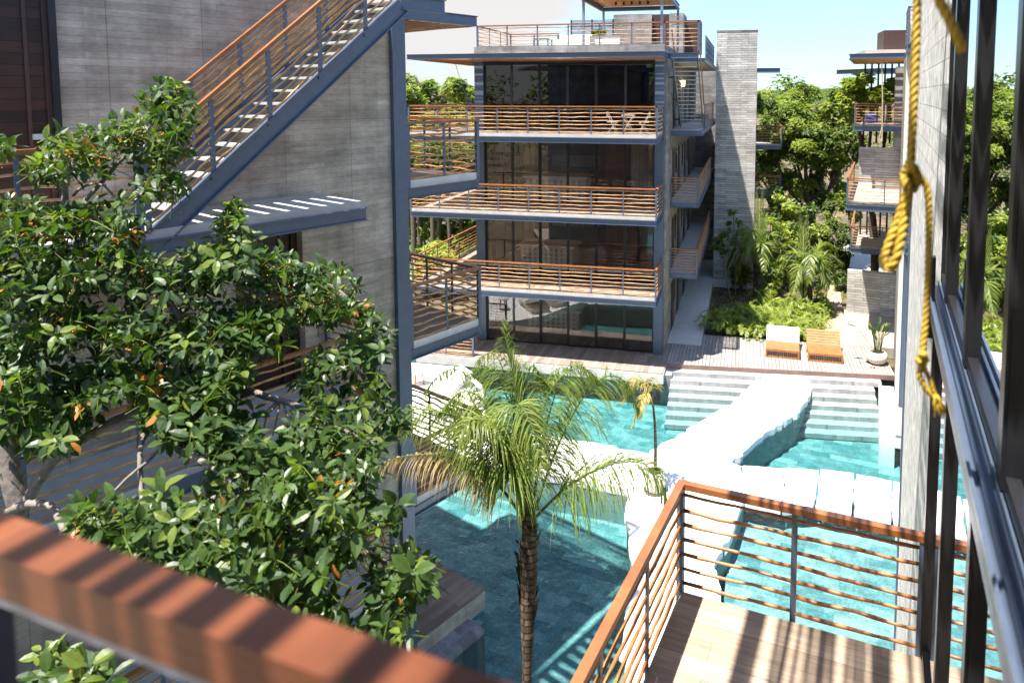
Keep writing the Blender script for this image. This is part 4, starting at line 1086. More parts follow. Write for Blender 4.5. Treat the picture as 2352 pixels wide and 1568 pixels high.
pp = thing('planter', 'round cream bowl planter with upright broad leaves on the deck at the right', 'planter', (5.28, 29.6, 0))
prof = [(.15, .005), (.27, .04), (.38, .15), (.42, .29), (.385, .42), (.315, .50), (.295, .50), (.295, .46)]
MB().lathe(5.28, 29.6, prof, 28).build('bowl', M['terra'], pp, True)
MB().lathe(5.28, 29.6, [(.29, .44), (.29, .465)], 20).build('soil', M['soil'], pp)
mb = MB(); stm = MB(); rg = random.Random(5)
for k in range(22):
    a = rg.uniform(0, 6.28); r0 = rg.uniform(.02, .16); tilt = rg.uniform(.02, .28)
    b0 = Vector((5.28+r0*math.cos(a), 29.6+r0*math.sin(a), .46)); h = rg.uniform(.5, 1.05); d = Vector((math.cos(a)*tilt, math.sin(a)*tilt, 1)).normalized()
    tp = b0+d*h; stm.tube([b0, b0.lerp(tp, .5), tp], [.012, .01, .007], 5)
    L_ = rg.uniform(.28, .46); w_ = L_*.17; d2_ = (d+Vector((math.cos(a), math.sin(a), 0))*rg.uniform(.15, .9)).normalized(); sd_ = d2_.cross(Vector((math.sin(a), -math.cos(a), .2))).normalized(); sd_ = Vector((-math.sin(a), math.cos(a), 0)).lerp(sd_, .2).normalized()
    nrm = sd_.cross(d2_)*.03
    mid = [tp, tp+d2_*L_*.33, tp+d2_*L_*.7-Vector((0, 0, .01)), tp+d2_*L_-Vector((0, 0, .05))]
    for s_ in (-1, 1):
        mb.add([mid[0], mid[1], mid[1]+sd_*w_*s_+nrm], [(0, 1, 2)], k % 3); mb.add([mid[1], mid[2], mid[2]+sd_*w_*.8*s_+nrm, mid[1]+sd_*w_*s_+nrm], [(0, 1, 2, 3)], k % 3); mb.add([mid[2], mid[3], mid[2]+sd_*w_*.8*s_+nrm], [(0, 1, 2)], k % 3)
stm.build('stem', LP[0], pp); mb.build('leaves', LF[:3], pp)
# one long leaf leaning left out of the bowl
mb = MB(); mb.tube([(5.2, 29.55, .5), (4.7, 29.6, 1.15), (4.45, 29.6, 1.45)], [.01, .008, .006], 5)
mb.add([(4.55, 29.6, 1.4), (4.35, 29.55, 1.52), (4.05, 29.58, 1.56), (4.3, 29.7, 1.5)], [(0, 1, 2, 3)]); mb.build('long_leaf', LF[1], pp)
dl = MB()
for k in range(14):
    a = rg.uniform(0, 6.28); r0 = rg.uniform(.45, .8); c = Vector((5.35+r0*math.cos(a), 29.35+r0*.5*math.sin(a), .012+.002*k)); s_ = rg.uniform(.05, .11); b_ = rg.uniform(0, 6.28)
    dl.add([c+Vector((s_*math.cos(b_), s_*math.sin(b_), .01)), c+Vector((-s_*.4*math.sin(b_), s_*.4*math.cos(b_), 0)), c-Vector((s_*math.cos(b_), s_*math.sin(b_), -.01)), c+Vector((s_*.4*math.sin(b_), -s_*.4*math.cos(b_), 0))], [(0, 1, 2, 3)])
tag(dl.build('fallen_leaves', M['soil']), 'dry fallen leaves scattered round the bowl planter', 'leaves', kind='stuff')

# daybeds on the left terrace
db = thing('daybed', 'low cream cushioned daybed on the white terrace by the water', 'daybed', (-10.6, 23.4, -.14))
def cush(pts, z0, z1, name, par, mat='cream'):
    mb = MB(); mb.prism(pts, z0, z1); o = mb.build(name, M[mat], par); bv = o.modifiers.new('b', 'BEVEL'); bv.width = .06; bv.segments = 3; return o
def rotrect(cx, cy, w_, l_, deg): 
    c, s = math.cos(R(deg)), math.sin(R(deg)); return [(cx+x*c-y*s, cy+x*s+y*c) for x, y in ((-w_/2, -l_/2), (w_/2, -l_/2), (w_/2, l_/2), (-w_/2, l_/2))]
cush(rotrect(-10.55, 23.3, 1.0, 1.9, -38), -.11, .16, 'mattress', db)
mb = MB(); c, s = math.cos(R(-38)), math.sin(R(-38)); f = lambda x, y, z: (-10.55+x*c-y*s, 23.3+x*s+y*c, z)
mb.add([f(-.5, -.2, .16), f(.5, -.2, .16), f(.5, .85, .62), f(-.5, .85, .62), f(-.5, .0, .10), f(.5, .0, .10), f(.5, .98, .48), f(-.5, .98, .48)], [(0, 1, 2, 3), (7, 6, 5, 4), (0, 4, 5, 1), (2, 6, 7, 3), (1, 5, 6, 2), (0, 3, 7, 4)])
mb.build('backrest', M['cream'], db)
d2b = thing('daybed', 'second cream lounger pad nearer the railing on the white terrace', 'daybed', (-9.6, 22.3, -.14))
cush(rotrect(-9.7, 22.3, .9, 1.7, -38), -.11, .12, 'mattress', d2b)
cush(rotrect(-9.45, 22.75, .8, .45, -38), .125, .28, 'cushion', d2b)
stl = thing('side_stool', 'small round stool with white top and orange wooden legs beside the daybed', 'stool', (-12.0, 23.9, -.14))
MB().lathe(-12.0, 23.9, [(.26, .34), (.29, .36), (.29, .40), (.26, .42)], 20).build('top', M['cream'], stl, True)
for k in range(3):
    a = k*2.094+.4; MB().bar((-12+.16*math.cos(a), 23.9+.16*math.sin(a), .34), (-12+.22*math.cos(a), 23.9+.22*math.sin(a), -.135), .05, .05).build('leg', M['lounger'], stl)

# ================================================================== PLANTS
def leafpoly(base, d, up, L_, w_, fold=.25, droop=.12, n=4):
    """a folded, slightly curled pointed leaf: returns verts, faces"""
    d = d.normalized(); sd_ = d.cross(up)
    if sd_.length < 1e-3: sd_ = Vector((1, 0, 0))
    sd_.normalize(); u = sd_.cross(d).normalized()
    ts = (0, .14, .42, .74, 1.0); ws = (.08, .66, 1.0, .72, 0)
    vs = []; fs = []
    for t, q_ in zip(ts, ws):
        c = base + d*(L_*t) - u*(droop*L_*t*t)
        vs += [c + sd_*(w_*q_) + u*(fold*w_*q_), c, c - sd_*(w_*q_) + u*(fold*w_*q_)]
    for i in range(4):
        a = 3*i
        fs += [(a, a+1, a+4, a+3), (a+1, a+2, a+5, a+4)]
    return vs, fs
def spline(P, step):
    P = [Vector(p) for p in P]; out = []
    for i in range(len(P)-1):
        p0, p1, p2, p3 = P[max(i-1, 0)], P[i], P[i+1], P[min(i+2, len(P)-1)]; n = max(2, int((p2-p1).length/step))
        for j in range(n):
            t = j/n; out.append(.5*((2*p1)+(p2-p0)*t+(2*p0-5*p1+4*p2-p3)*t*t+(3*p1-p0-3*p2+p3)*t**3))
    out.append(P[-1]); return out

# ---- the large-leaved tree in front of the near left block
rg = random.Random(21)
tree = thing('fruiting_tree', 'large tree with glossy toothed leaves, pale limbs and small orange fruit filling the left foreground', 'tree', (-5.2, 3.4, -.44))
limbs = [ # (points (u,v,depth), r0, r1)
    ([(-420, 2300, 5.6), (-250, 1800, 5.5), (-60, 1330, 5.4), (50, 1170, 5.3), (120, 1060, 5.3), (230, 985, 5.4), (330, 930, 5.6), (420, 850, 5.8)], .085, .030),
    ([(20, 1175, 5.3), (70, 1155, 5.1), (120, 1165, 5.0), (150, 1230, 4.8), (160, 1320, 4.6)], .036, .014),
    ([(50, 1170, 5.3), (10, 1010, 5.3), (30, 860, 5.4), (120, 720, 5.6), (190, 600, 5.8), (160, 520, 6.0), (150, 430, 6.1), (170, 370, 6.2)], .075, .02),
    ([(230, 985, 5.3), (330, 975, 5.2), (390, 1005, 5.0), (450, 1050, 4.8), (540, 1110, 4.6), (640, 1190, 4.4), (760, 1260, 4.3)], .030, .012),
    ([(335, 985, 5.1), (322, 1040, 4.9), (322, 1110, 4.8), (330, 1200, 4.6), (326, 1270, 4.4)], .018, .010),
    ([(390, 1005, 5.0), (340, 1060, 4.9), (290, 1100, 4.7), (246, 1150, 4.6)], .014, .007),
    ([(420, 850, 5.8), (430, 780, 5.7), (405, 720, 5.6), (380, 672, 5.6), (430, 640, 5.8), (520, 600, 6.0), (540, 520, 6.2), (535, 480, 6.2)], .035, .014),
    ([(420, 850, 5.8), (520, 880, 5.5), (610, 910, 5.4), (680, 928, 5.4), (740, 970, 5.4), (850, 1010, 5.4)], .035, .014),
    ([(430, 780, 5.7), (560, 730, 5.9), (640, 690, 6.2), (740, 650, 6.4), (800, 690, 6.4), (850, 760, 6.4)], .035, .012),
    ([(170, 450, 6.1), (200, 425, 6.0), (240, 425, 6.0), (265, 455, 6.0)], .012, .008),
    ([(160, 500, 6.0), (250, 400, 6.1), (330, 310, 6.2), (380, 240, 6.2)], .022, .01),
    ([(330, 330, 6.2), (360, 390, 6.1), (350, 440, 6.1)], .012, .007),
    ([(760, 1260, 4.3), (785, 1190, 4.5), (790, 1210, 4.5), (830, 1262, 4.5), (900, 1300, 4.5), (940, 1370, 4.5)], .022, .010),
    ([(540, 1110, 4.6), (470, 1160, 4.4), (440, 1240, 4.2), (520, 1300, 4.1)], .018, .01),
    ([(830, 1262, 4.5), (880, 1255, 4.6), (950, 1270, 4.7)], .01, .006),
    ([(640, 925, 5.4), (615, 950, 5.3), (606, 985, 5.25)], .010, .005), ([(642, 922, 5.4), (636, 960, 5.3), (628, 1000, 5.25)], .009, .004),
    ([(648, 922, 5.4), (660, 955, 5.3), (655, 1000, 5.25)], .010, .004), ([(650, 918, 5.4), (685, 950, 5.3), (700, 985, 5.3)], .010, .004), ([(640, 918, 5.4), (620, 935, 5.35), (590, 960, 5.3)], .008, .004),
    ([(30, 860, 5.4), (-60, 760, 5.4), (-100, 600, 5.6)], .03, .015), ([(120, 720, 5.6), (220, 650, 5.6), (320, 600, 5.7), (420, 640, 5.6)], .03, .012),
    ([(-250, 1800, 5.5), (-60, 1640, 4.6), (80, 1560, 4.2), (160, 1500, 4.0)], .03, .01),
    ([(20, 640, 5.6), (45, 720, 5.5), (40, 800, 5.4)], .010, .006), ([(98, 620, 5.5), (90, 680, 5.4), (84, 740, 5.4)], .012, .006),
]
tm = MB()
for pts, r0, r1 in limbs:
    P_ = spline([at_d(*p) for p in pts], .10); n = len(P_)
    P_ = [p + Vector((rg.uniform(-1, 1), rg.uniform(-1, 1), rg.uniform(-1, 1)))*.006 for p in P_]
    tm.tube(P_, [(r0+(r1-r0)*i/(n-1))*rg.uniform(.92, 1.1) for i in range(n)], 9)
tm.build('trunk', M['bark'], tree, True)
# crown: rosettes of leaves gathered in leafy masses (centre u, v, half width, half height, depth, rosettes)
masses = [(395, 215, 45, 38, 6.0, 20), (410, 275, 38, 40, 6.0, 16), (355, 255, 45, 45, 6.0, 18), (290, 300, 50, 34, 6.0, 20), (215, 325, 55, 32, 6.0, 20), (135, 345, 55, 34, 6.0, 18), (110, 385, 45, 34, 6.0, 12), (200, 375, 70, 30, 6.0, 14),
    (360, 335, 70, 45, 6.0, 26), (375, 410, 52, 42, 6.0, 22), (8, 330, 26, 28, 5.6, 7),
    (40, 510, 90, 50, 5.8, 34), (140, 500, 75, 40, 5.8, 28), (255, 500, 75, 55, 5.8, 34), (60, 600, 110, 60, 5.6, 46), (200, 600, 110, 70, 5.6, 50), (330, 620, 90, 60, 5.7, 38),
    (455, 620, 70, 50, 5.8, 28), (530, 500, 40, 45, 6.1, 16), (545, 560, 50, 50, 6.0, 18), (500, 590, 60, 40, 5.9, 18), (610, 620, 70, 50, 6.0, 28), (735, 630, 75, 38, 6.2, 22), (780, 690, 70, 45, 6.2, 24), (700, 700, 70, 50, 6.1, 24),
    (50, 700, 100, 70, 5.5, 44), (180, 740, 110, 70, 5.5, 48), (320, 740, 100, 80, 5.5, 46), (460, 740, 100, 80, 5.6, 46), (590, 740, 90, 70, 5.7, 36),
    (845, 770, 55, 55, 6.2, 20), (800, 830, 75, 55, 6.1, 26), (720, 860, 60, 50, 5.9, 18), (855, 900, 52, 42, 6.0, 18), (815, 950, 50, 30, 5.8, 8),
    (40, 830, 90, 80, 5.4, 42), (150, 880, 110, 80, 5.4, 44), (60, 970, 100, 90, 5.3, 44), (300, 860, 80, 60, 5.4, 26), (420, 880, 110, 70, 5.4, 40), (540, 850, 80, 70, 5.5, 28),
    (170, 960, 60, 60, 5.2, 16), (480, 960, 90, 50, 5.2, 24), (390, 950, 70, 50, 5.2, 18), (560, 980, 60, 50, 5.1, 14),
    (720, 1000, 85, 45, 5.1, 24), (780, 1080, 80, 55, 4.9, 26), (660, 1060, 80, 50, 4.8, 22), (600, 1120, 80, 50, 4.6, 20),
    (230, 1180, 95, 50, 4.3, 22), (350, 1170, 90, 60, 4.3, 24), (470, 1170, 90, 60, 4.3, 26), (590, 1190, 90, 60, 4.4, 28), (720, 1180, 90, 60, 4.5, 28), (840, 1180, 75, 60, 4.6, 24),
    (320, 1260, 110, 50, 4.1, 24), (450, 1280, 90, 60, 4.1, 28), (580, 1300, 90, 60, 4.2, 30), (700, 1300, 80, 60, 4.3, 26), (800, 1250, 60, 40, 4.5, 10), (640, 1370, 90, 50, 4.1, 22), (720, 1400, 60, 40, 4.1, 12),
    (900, 1330, 70, 55, 4.5, 26), (955, 1300, 45, 38, 4.6, 14), (880, 1410, 60, 50, 4.4, 20), (830, 1450, 50, 40, 4.3, 12),
    (150, 1530, 65, 45, 3.9, 14), (200, 1570, 60, 40, 3.9, 10), (110, 1580, 60, 40, 3.9, 10),
    (470, 905, 60, 35, 5.3, 16), (380, 945, 55, 30, 5.3, 14), (840, 1010, 65, 45, 5.2, 18), (560, 1020, 50, 32, 5.1, 12), (740, 930, 45, 30, 5.4, 8), (890, 960, 30, 30, 5.6, 8), (500, 860, 70, 40, 5.5, 18), (100, 1010, 70, 45, 5.2, 16), (520, 1040, 60, 40, 4.9, 18), (440, 1000, 60, 30, 5.1, 14), (600, 1050, 50, 35, 4.9, 14), (330, 930, 70, 35, 5.3, 16), (60, 1060, 45, 35, 5.1, 9), (-60, 560, 70, 120, 5.6, 30), (-70, 800, 70, 140, 5.4, 30)]
cr_ = MB(); tw_ = MB(); br_ = MB()
gaps = [(275, 915, 32, 26), (165, 1085, 170, 62), (325, 1090, 30, 35), (45, 1150, 90, 60), (600, 850, 0, 0), (645, 850, 34, 42), (655, 935, 50, 38), (820, 1380, 45, 55), (415, 1075, 38, 30), (300, 935, 30, 22), (250, 1110, 80, 30), (812, 870, 0, 0), (405, 705, 14, 30), (600, 900, 50, 10), (345, 455, 20, 16), (640, 560, 30, 22)]
nber = 0
for (u, v, a_, b_, dd, n) in masses:
    for k in range(int(n*1.38)):
        x, y = rg.gauss(0, .52), rg.gauss(0, .52); 
        if x*x+y*y > 1.25: continue
        uu, vv = u+x*a_, v+y*b_
        if any(gw > 0 and ((uu-gu)/gw)**2+((vv-gv)/gh)**2 < 1 for gu, gv, gw, gh in gaps): continue
        c = Vector(at_d(uu, vv, dd + rg.gauss(0, .33) - y*.15))
        ax_ = Vector((rg.gauss(0, .6), rg.gauss(-.15, .6), rg.uniform(.2, 1.0))).normalized()
        tw_.tube([c-ax_*.16-Vector((0, 0, .03)), c-ax_*.05, c], [.0035, .003, .002], 4, cap=False)
        nl = rg.randint(5, 9); young = rg.random(); ysc = rg.uniform(.72, 1.15)
        orange = rg.random() < .012
        for j in range(nl):
            an = j*2.4 + rg.uniform(-.3, .3); e1 = ax_.cross(Vector((.2, .9, .1))).normalized(); e2_ = ax_.cross(e1)
            dr = (e1*math.cos(an)+e2_*math.sin(an))*1.0 + ax_*rg.uniform(.0, .75) + Vector((0, 0, -.65*rg.random()))
            L_ = rg.uniform(.075, .125)*ysc; w_ = L_*rg.uniform(.23, .29)
            st_ = c - ax_*(.012*j); 
            vs, fs = leafpoly(st_+dr.normalized()*.02, dr, (ax_*.6+Vector((0, 0, .7))+Vector((rg.gauss(0, .25), rg.gauss(0, .25), 0))).normalized(), L_, w_, rg.uniform(.15, .4), rg.uniform(.05, .3))
            mi = 3 if (orange or rg.random() < .006) else (2 if young > .86 and j < 4 else (1 if rg.random() < .55 else 0))
            cr_.add(vs, fs, mi)
        if rg.random() < .24 and nber < 260:
            nber += 1
            for j in range(rg.randint(6, 14)):
                o_ = c + Vector((rg.gauss(0, .035), rg.gauss(0, .035), -.04-abs(rg.gauss(0, .05)))); r_ = rg.uniform(.005, .0085)
                br_.add([o_+Vector((r_, 0, 0)), o_+Vector((0, r_, 0)), o_-Vector((r_, 0, 0)), o_-Vector((0, r_, 0)), o_+Vector((0, 0, r_)), o_-Vector((0, 0, r_))],
                        [(0, 1, 4), (1, 2, 4), (2, 3, 4), (3, 0, 4), (1, 0, 5), (2, 1, 5), (3, 2, 5), (0, 3, 5)])
cr_.build('crown', LF, tree); tw_.build('twigs', LF[2], tree); br_.build('fruit', M['berry'], tree, True)

# ---- feather palms
def frond(mb, pts, n, Lmax, rg, mats=(0, 1), wid=.016, droop=.6, dry=0, rachis=None, plume=.5, start=.12, sweep=.55):
    """rachis through pts; drooping leaflets on both sides"""
    P_ = spline(pts, .06); k = len(P_)
    acc = [0]
    for i in range(1, k): acc.append(acc[-1]+(P_[i]-P_[i-1]).length)
    T_ = acc[-1]
    (rachis or mb).tube(P_, [.022*(1-.85*a/T_) for a in acc], 5)
    for j in range(n):
        t = start + (1-start)*j/(n-1); L0 = t*T_; i = min(range(k), key=lambda q_: abs(acc[q_]-L0)); i = min(max(i, 1), k-2)
        c = P_[i]; d = (P_[i+1]-P_[i-1]).normalized(); sd_ = d.cross(Vector((0, 0, 1)))
        sd_ = sd_.normalized() if sd_.length > 1e-3 else Vector((1, 0, 0)); u = sd_.cross(d)
        Ll = Lmax*(math.sin(math.pi*min(1, (.16+.84*t))**.8)*.75+.25)*rg.uniform(.8, 1.1)
        for s_ in (-1, 1):
            dr = (sd_*s_*rg.uniform(.55, 1) + d*rg.uniform(sweep*.6, sweep*1.3) + u*rg.uniform(-plume*.4, plume)).normalized()
            nseg = 4; p = c.copy(); wv = (d.cross(dr)).normalized(); prev = None; mi = rg.choice(mats)
            w0 = wid*rg.uniform(.8, 1.15); face = dr.cross(Vector((0, 0, 1))).normalized() if abs(dr.z) < .98 else sd_
            ws = (.6, 1, .8, .45, .05)
            row = []
            for q_ in range(nseg+1):
                wvec = (face*.8+u*.4*s_).normalized()*w0*ws[q_]; row.append((p+wvec, p-wvec))
                dr = (dr + Vector((0, 0, -1))*droop*rg.uniform(.7, 1.3)*(.45+.25*q_)).normalized(); p = p+dr*(Ll/nseg)
            for q_ in range(nseg):
                mb.add([row[q_][0], row[q_][1], row[q_+1][1], row[q_+1][0]], [(0, 1, 2, 3)], mi)
rg = random.Random(33)
qp = thing('queen_palm', 'tall feathery palm with drooping green fronds and one dried brown frond in the centre foreground', 'palm', tuple(at_z(1200, 2260, -.47)))
PD = 9.0
tp = [at_d(1200, 2300, PD), at_d(1206, 1900, PD), at_d(1210, 1600, PD), at_d(1212, 1450, PD), at_d(1214, 1330, PD), at_d(1216, 1240, PD), at_d(1216, 1185, PD)]
P_ = spline(tp, .08); n = len(P_)
mb = MB(); mb.tube(P_, [(.066 if i/n < .7 else .066+.045*math.sin((i/n-.7)/.3*math.pi*.8))*rg.uniform(.93, 1.08) for i in range(n)], 12); mb.build('trunk', M['palmbark'], qp, True)
mb = MB()
for k in range(34):   # old leaf-base sheaths clasping the top of the trunk
    z = rg.uniform(0, 1); c = Vector(at_d(1212, 1430-z*230, PD)); a = rg.uniform(0, 6.28); d = Vector((math.cos(a), math.sin(a), 0)); s_ = Vector((-d.y, d.x, 0))*.055; h = rg.uniform(.18, .38)
    mb.add([c+d*.09-s_, c+d*.09+s_, c+d*(.115+.03*rg.random())+s_*.5+Vector((0, 0, h*.7)), c+d*(.14+.05*rg.random())+Vector((0, 0, h)), c+d*(.115)-s_*.5+Vector((0, 0, h*.7))], [(0, 1, 2, 3, 4)])
mb.build('sheaths', M['palmbark'], qp)
D_ = lambda u, v, dd: at_d(u, v, PD+dd)
fr1 = MB(); dry_ = MB(); rac = MB()
root = (1216, 1200)
fronds = [
 [(1216, 1200, 0), (1196, 1060, .3), (1178, 920, .7), (1170, 830, 1.1), (1160, 770, 1.4)],
 [(1212, 1200, 0), (1120, 1000, .2), (1040, 955, .3), (950, 940, .4), (885, 965, .5), (866, 1010, .5)],
 [(1218, 1200, 0), (1300, 1120, -.2), (1390, 1070, -.4), (1470, 1062, -.5), (1515, 1100, -.6), (1530, 1150, -.6)],
 [(1212, 1200, 0), (1130, 1010, .5), (1075, 900, 1.0), (1050, 850, 1.3), (1010, 860, 1.6), (975, 900, 1.7)],
 [(1220, 1200, 0), (1275, 1040, .4), (1335, 920, .8), (1390, 865, 1.1), (1440, 880, 1.3), (1465, 940, 1.4)],
 [(1216, 1200, 0), (1225, 1050, .2), (1255, 920, .5), (1300, 855, .8), (1350, 850, 1.0), (1395, 900, 1.1)],
 [(1214, 1200, 0), (1190, 1040, -.3), (1180, 950, -.7), (1195, 930, -1.1), (1225, 985, -1.5), (1245, 1070, -1.7)],
 [(1214, 1200, 0), (1170, 1060, -.3), (1130, 980, -.6), (1080, 965, -.9), (1050, 1010, -1.1)],
 [(1216, 1200, 0), (1200, 1020, .6), (1150, 880, 1.2), (1110, 840, 1.6), (1080, 860, 2.0)],
 [(1216, 1200, 0), (1215, 1020, .3), (1205, 880, .6), (1225, 840, .9), (1250, 880, 1.1)],
 [(1216, 1200, 0), (1190, 1000, .5), (1160, 860, .9), (1130, 810, 1.2), (1095, 830, 1.4)],
 [(1218, 1200, 0), (1250, 1000, .6), (1290, 870, 1.0), (1330, 840, 1.2), (1370, 870, 1.4)],
 [(1214, 1200, 0), (1150, 1050, .1), (1060, 960, .2), (980, 950, .3), (920, 990, .3)],
 [(1212, 1200, 0), (1150, 1010, .2), (1110, 920, .4), (1060, 900, .5), (1010, 950, .6)],
]
for k, f_ in enumerate(fronds):
    frond(fr1, [D_(p[0], p[1], p[2]*.55) for p in f_], 118, .80, rg, (0, 1, 1), .0092, .70, rachis=rac, start=.24, plume=.5)
frond(dry_, [D_(*p) for p in [(1212, 1205, 0), (1120, 1085, -.1), (1040, 1050, -.1), (950, 1045, -.1), (880, 1065, 0), (858, 1110, 0)]], 95, .62, rg, (2,), .011, 1.1, rachis=rac, start=.25)
frond(dry_, [D_(*p) for p in [(1212, 1205, 0), (1150, 1120, .1), (1080, 1080, .3), (1000, 1060, .4), (930, 1080, .5)]], 70, .55, rg, (2, 0), .011, 1.1, rachis=rac, start=.25)
frond(fr1, [D_(*p) for p in [(1214, 1195, 0), (1196, 1000, .1), (1178, 860, .2), (1164, 790, .25), (1166, 740, .3)]], 70, .50, rg, (0, 1), .011, .16, rachis=rac, start=.35, plume=.2, sweep=2.2)
fr1.build('fronds', LP, qp); dry_.build('dry_frond', LP, qp); rac.build('frond_stalks', LP[0], qp, True)

# potted palm on the limestone path
pp2 = thing('potted_palm', 'slim palm with yellowing fronds in a white clay pot on the limestone path', 'palm', (-2.32, 18.95, -.30))
bx, by = -2.35, 19.0
MB().lathe(bx, by, [(.20, -.298), (.26, -.24), (.29, -.05), (.27, .15), (.22, .27), (.19, .27), (.19, .22)], 24).build('pot', M['terra'], pp2, True)
MB().lathe(bx, by, [(.30, -.2985), (.33, -.285), (.33, -.275)], 24).build('saucer', M['bark_g'], pp2, True)
tpx = at_y(1496, 895, by)
P_ = spline([(bx, by, .2), (bx+.01, by, .9), (bx-.02, by, 1.7), tuple(tpx)], .1); n = len(P_)
MB().tube(P_, [.055-.03*i/(n-1) for i in range(n)], 8).build('trunk', M['palmbark'], pp2, True)
mb = MB()
for k in range(70):
    a = rg.uniform(0, 6.28); r0 = rg.uniform(0, .18); c = Vector((bx+r0*math.cos(a), by+r0*math.sin(a), .22)); d = Vector((math.cos(a), math.sin(a), 1)); vs, fs = leafpoly(c, d, Vector((0, 0, 1)), .12, .02); mb.add(vs, fs, k % 3)
mb.build('groundcover', LB, pp2)
mb = MB()
tpv = Vector(tpx)
for (u1, v1, dd1), (u2, v2, dd2) in (((1470, 872, 0), (1440, 905, .1)), ((1480, 905, -.2), (1450, 985, -.3)), ((1450, 880, .3), (1430, 930, .5)), ((1500, 872, .1), (1492, 866, .2)), ((1475, 915, -.4), (1468, 960, -.5)), ((1455, 868, -.1), (1420, 890, 0))):
    m1 = Vector(at_y(u1, v1, by+dd1)); m2 = Vector(at_y(u2, v2, by+dd2)); frond(mb, [tpv, m1, m2], 34, .38, rg, (0, 0, 1, 2), .014, .5, start=.15)
mb.build('fronds', LY, pp2)

# ---- garden: two young coconut palms, saplings, arecas, shrubs, big trees
def coco(name_label, bx, by, top_u, top_v, yy, fr_, h_trunk, seed):
    rg = random.Random(seed); t = thing('coconut_palm', name_label, 'palm', (bx, by, -.45))
    MB().tube(spline([(bx, by, -.45), (bx+.03, by, h_trunk*.5), (bx, by, h_trunk)], .15), .13, 9).build('trunk', M['palmbark'], t, True)
    mb = MB(); rc = MB(); c0 = Vector((bx, by, h_trunk-.1))
    for (u1, v1, d1), (u2, v2, d2), (u3, v3, d3) in fr_:
        frond(mb, [c0, at_y(u1, v1, by+d1), at_y(u2, v2, by+d2), at_y(u3, v3, by+d3)], 46, 1.05, rg, (0, 1, 1, 2), .046, .30, rachis=rc, start=.25, sweep=.9)
    # upright leaf: stiff folded blade
    s0 = Vector(at_y(top_u, top_v+170, by)); s1 = Vector(at_y(top_u, top_v, by))
    for k in range(26):
        t_ = k/26; c = s0.lerp(s1, t_); 
        for s_ in (-1, 1):
            e = c+Vector((s_*(.42*(1-t_*.55)), rg.uniform(-.15, .15), .95)); mb.add([c, c+Vector((0, 0, .13)), e+Vector((0, 0, .10)), e], [(0, 1, 2, 3)], k % 2)
    rc.tube([c0, s0, s1], [.05, .035, .01], 6)
    mb.build('fronds', [LP[0], LP[1], LY[1]], t); rc.build('frond_stalks', LP[1], t, True)
coco('young coconut palm with a tall upright spear leaf, left one in the garden', .6, 39.3, 1744, 465, 38,
     [((1725, 590, 0), (1695, 560, 0), (1668, 620, 0)), ((1750, 580, -.3), (1770, 540, -.5), (1800, 575, -.5)), ((1735, 570, -.6), (1725, 530, -1.2), (1712, 590, -1.8)), ((1738, 580, .4), (1760, 510, .8), (1790, 530, 1.2)),
      ((1730, 590, .3), (1700, 530, .8), (1680, 560, 1.2)), ((1740, 600, -.6), (1752, 560, -1.4), (1755, 620, -1.9)), ((1730, 590, -.2), (1705, 575, -.4), (1690, 640, -.5))], 1.5, 1)
coco('young coconut palm with broad arching yellow green fronds, right one in the garden', 3.3, 37.2, 1845, 520, 36,
     [((1862, 620, 0), (1895, 585, 0), (1935, 605, 0)), ((1855, 620, 0), (1820, 580, 0), (1785, 630, 0)), ((1860, 620, -.5), (1862, 585, -1.0), (1858, 650, -1.6)), ((1865, 610, .4), (1890, 560, .8), (1920, 570, 1.2)),
      ((1852, 610, .4), (1830, 560, 1.0), (1790, 570, 1.4)), ((1862, 630, -.4), (1885, 600, -.8), (1900, 660, -1.2)), ((1857, 630, -.3), (1838, 610, -.8), (1822, 670, -1.2)), ((1865, 640, 0), (1905, 610, .2), (1925, 660, .2))], .9, 2)

def make_areca(seed, nf=11, h=1.25):
    rg = random.Random(seed); t = thing('areca_palm', 'bushy low areca palm clump', 'palm', (0, 0, 0), 'areca palms filling the garden bed'); mb = MB()
    for k in range(nf):
        a = k*2.4+rg.uniform(-.4, .4); rr = rg.uniform(.45, .85); hh = h*rg.uniform(.6, 1.05)
        frond(mb, [(0, 0, 0), (rr*.3*math.cos(a), rr*.3*math.sin(a), hh*.7), (rr*.75*math.cos(a), rr*.75*math.sin(a), hh), (rr*1.25*math.cos(a), rr*1.25*math.sin(a), hh*.78)], 20, .42, rg, (0, 1, 2), .020, .18, start=.2, sweep=.9)
    mb.build('fronds', [LB[1], LP[1], LB[2]], t)
    return t
ar = [make_areca(50), make_areca(51, 13, 1.1)]
spots = []
rg = random.Random(8)
for j, (y, x0, x1, nn) in enumerate(((31.9, -1.25, 3.0, 7), (32.7, -1.4, 3.4, 8), (33.7, -.9, 3.5, 7), (34.8, -.2, 3.4, 6), (36.0, .8, 3.6, 4))):
    for k in range(nn): spots.append((x0+(x1-x0)*(k+.5)/nn+rg.uniform(-.15, .15), y+rg.uniform(-.2, .3)))
where_x = lambda x: 'beside the concrete path' if x < -.5 else ('behind the left lounger' if x < 1.6 else 'behind the right lounger')
where_y = lambda y: 'front row' if y < 32.4 else ('second row' if y < 33.3 else ('middle of the bed' if y < 34.4 else 'back row under the palms'))
for k, (x, y) in enumerate(spots):
    lab_ = 'areca palm clump, %s, %s' % (where_y(y), where_x(x))
    if k < 2: o = ar[k]; o.location = (x, y, -.44); o['label'] = lab_; o.rotation_euler = (0, 0, k)
    else: o = copy_tree(ar[k % 2], (x, y, -.44), rg.uniform(0, 6), rg.uniform(.8, 1.15), lab_)
    o['group'] = 'areca palms: ' + where_y(y) + ', ' + where_x(x)

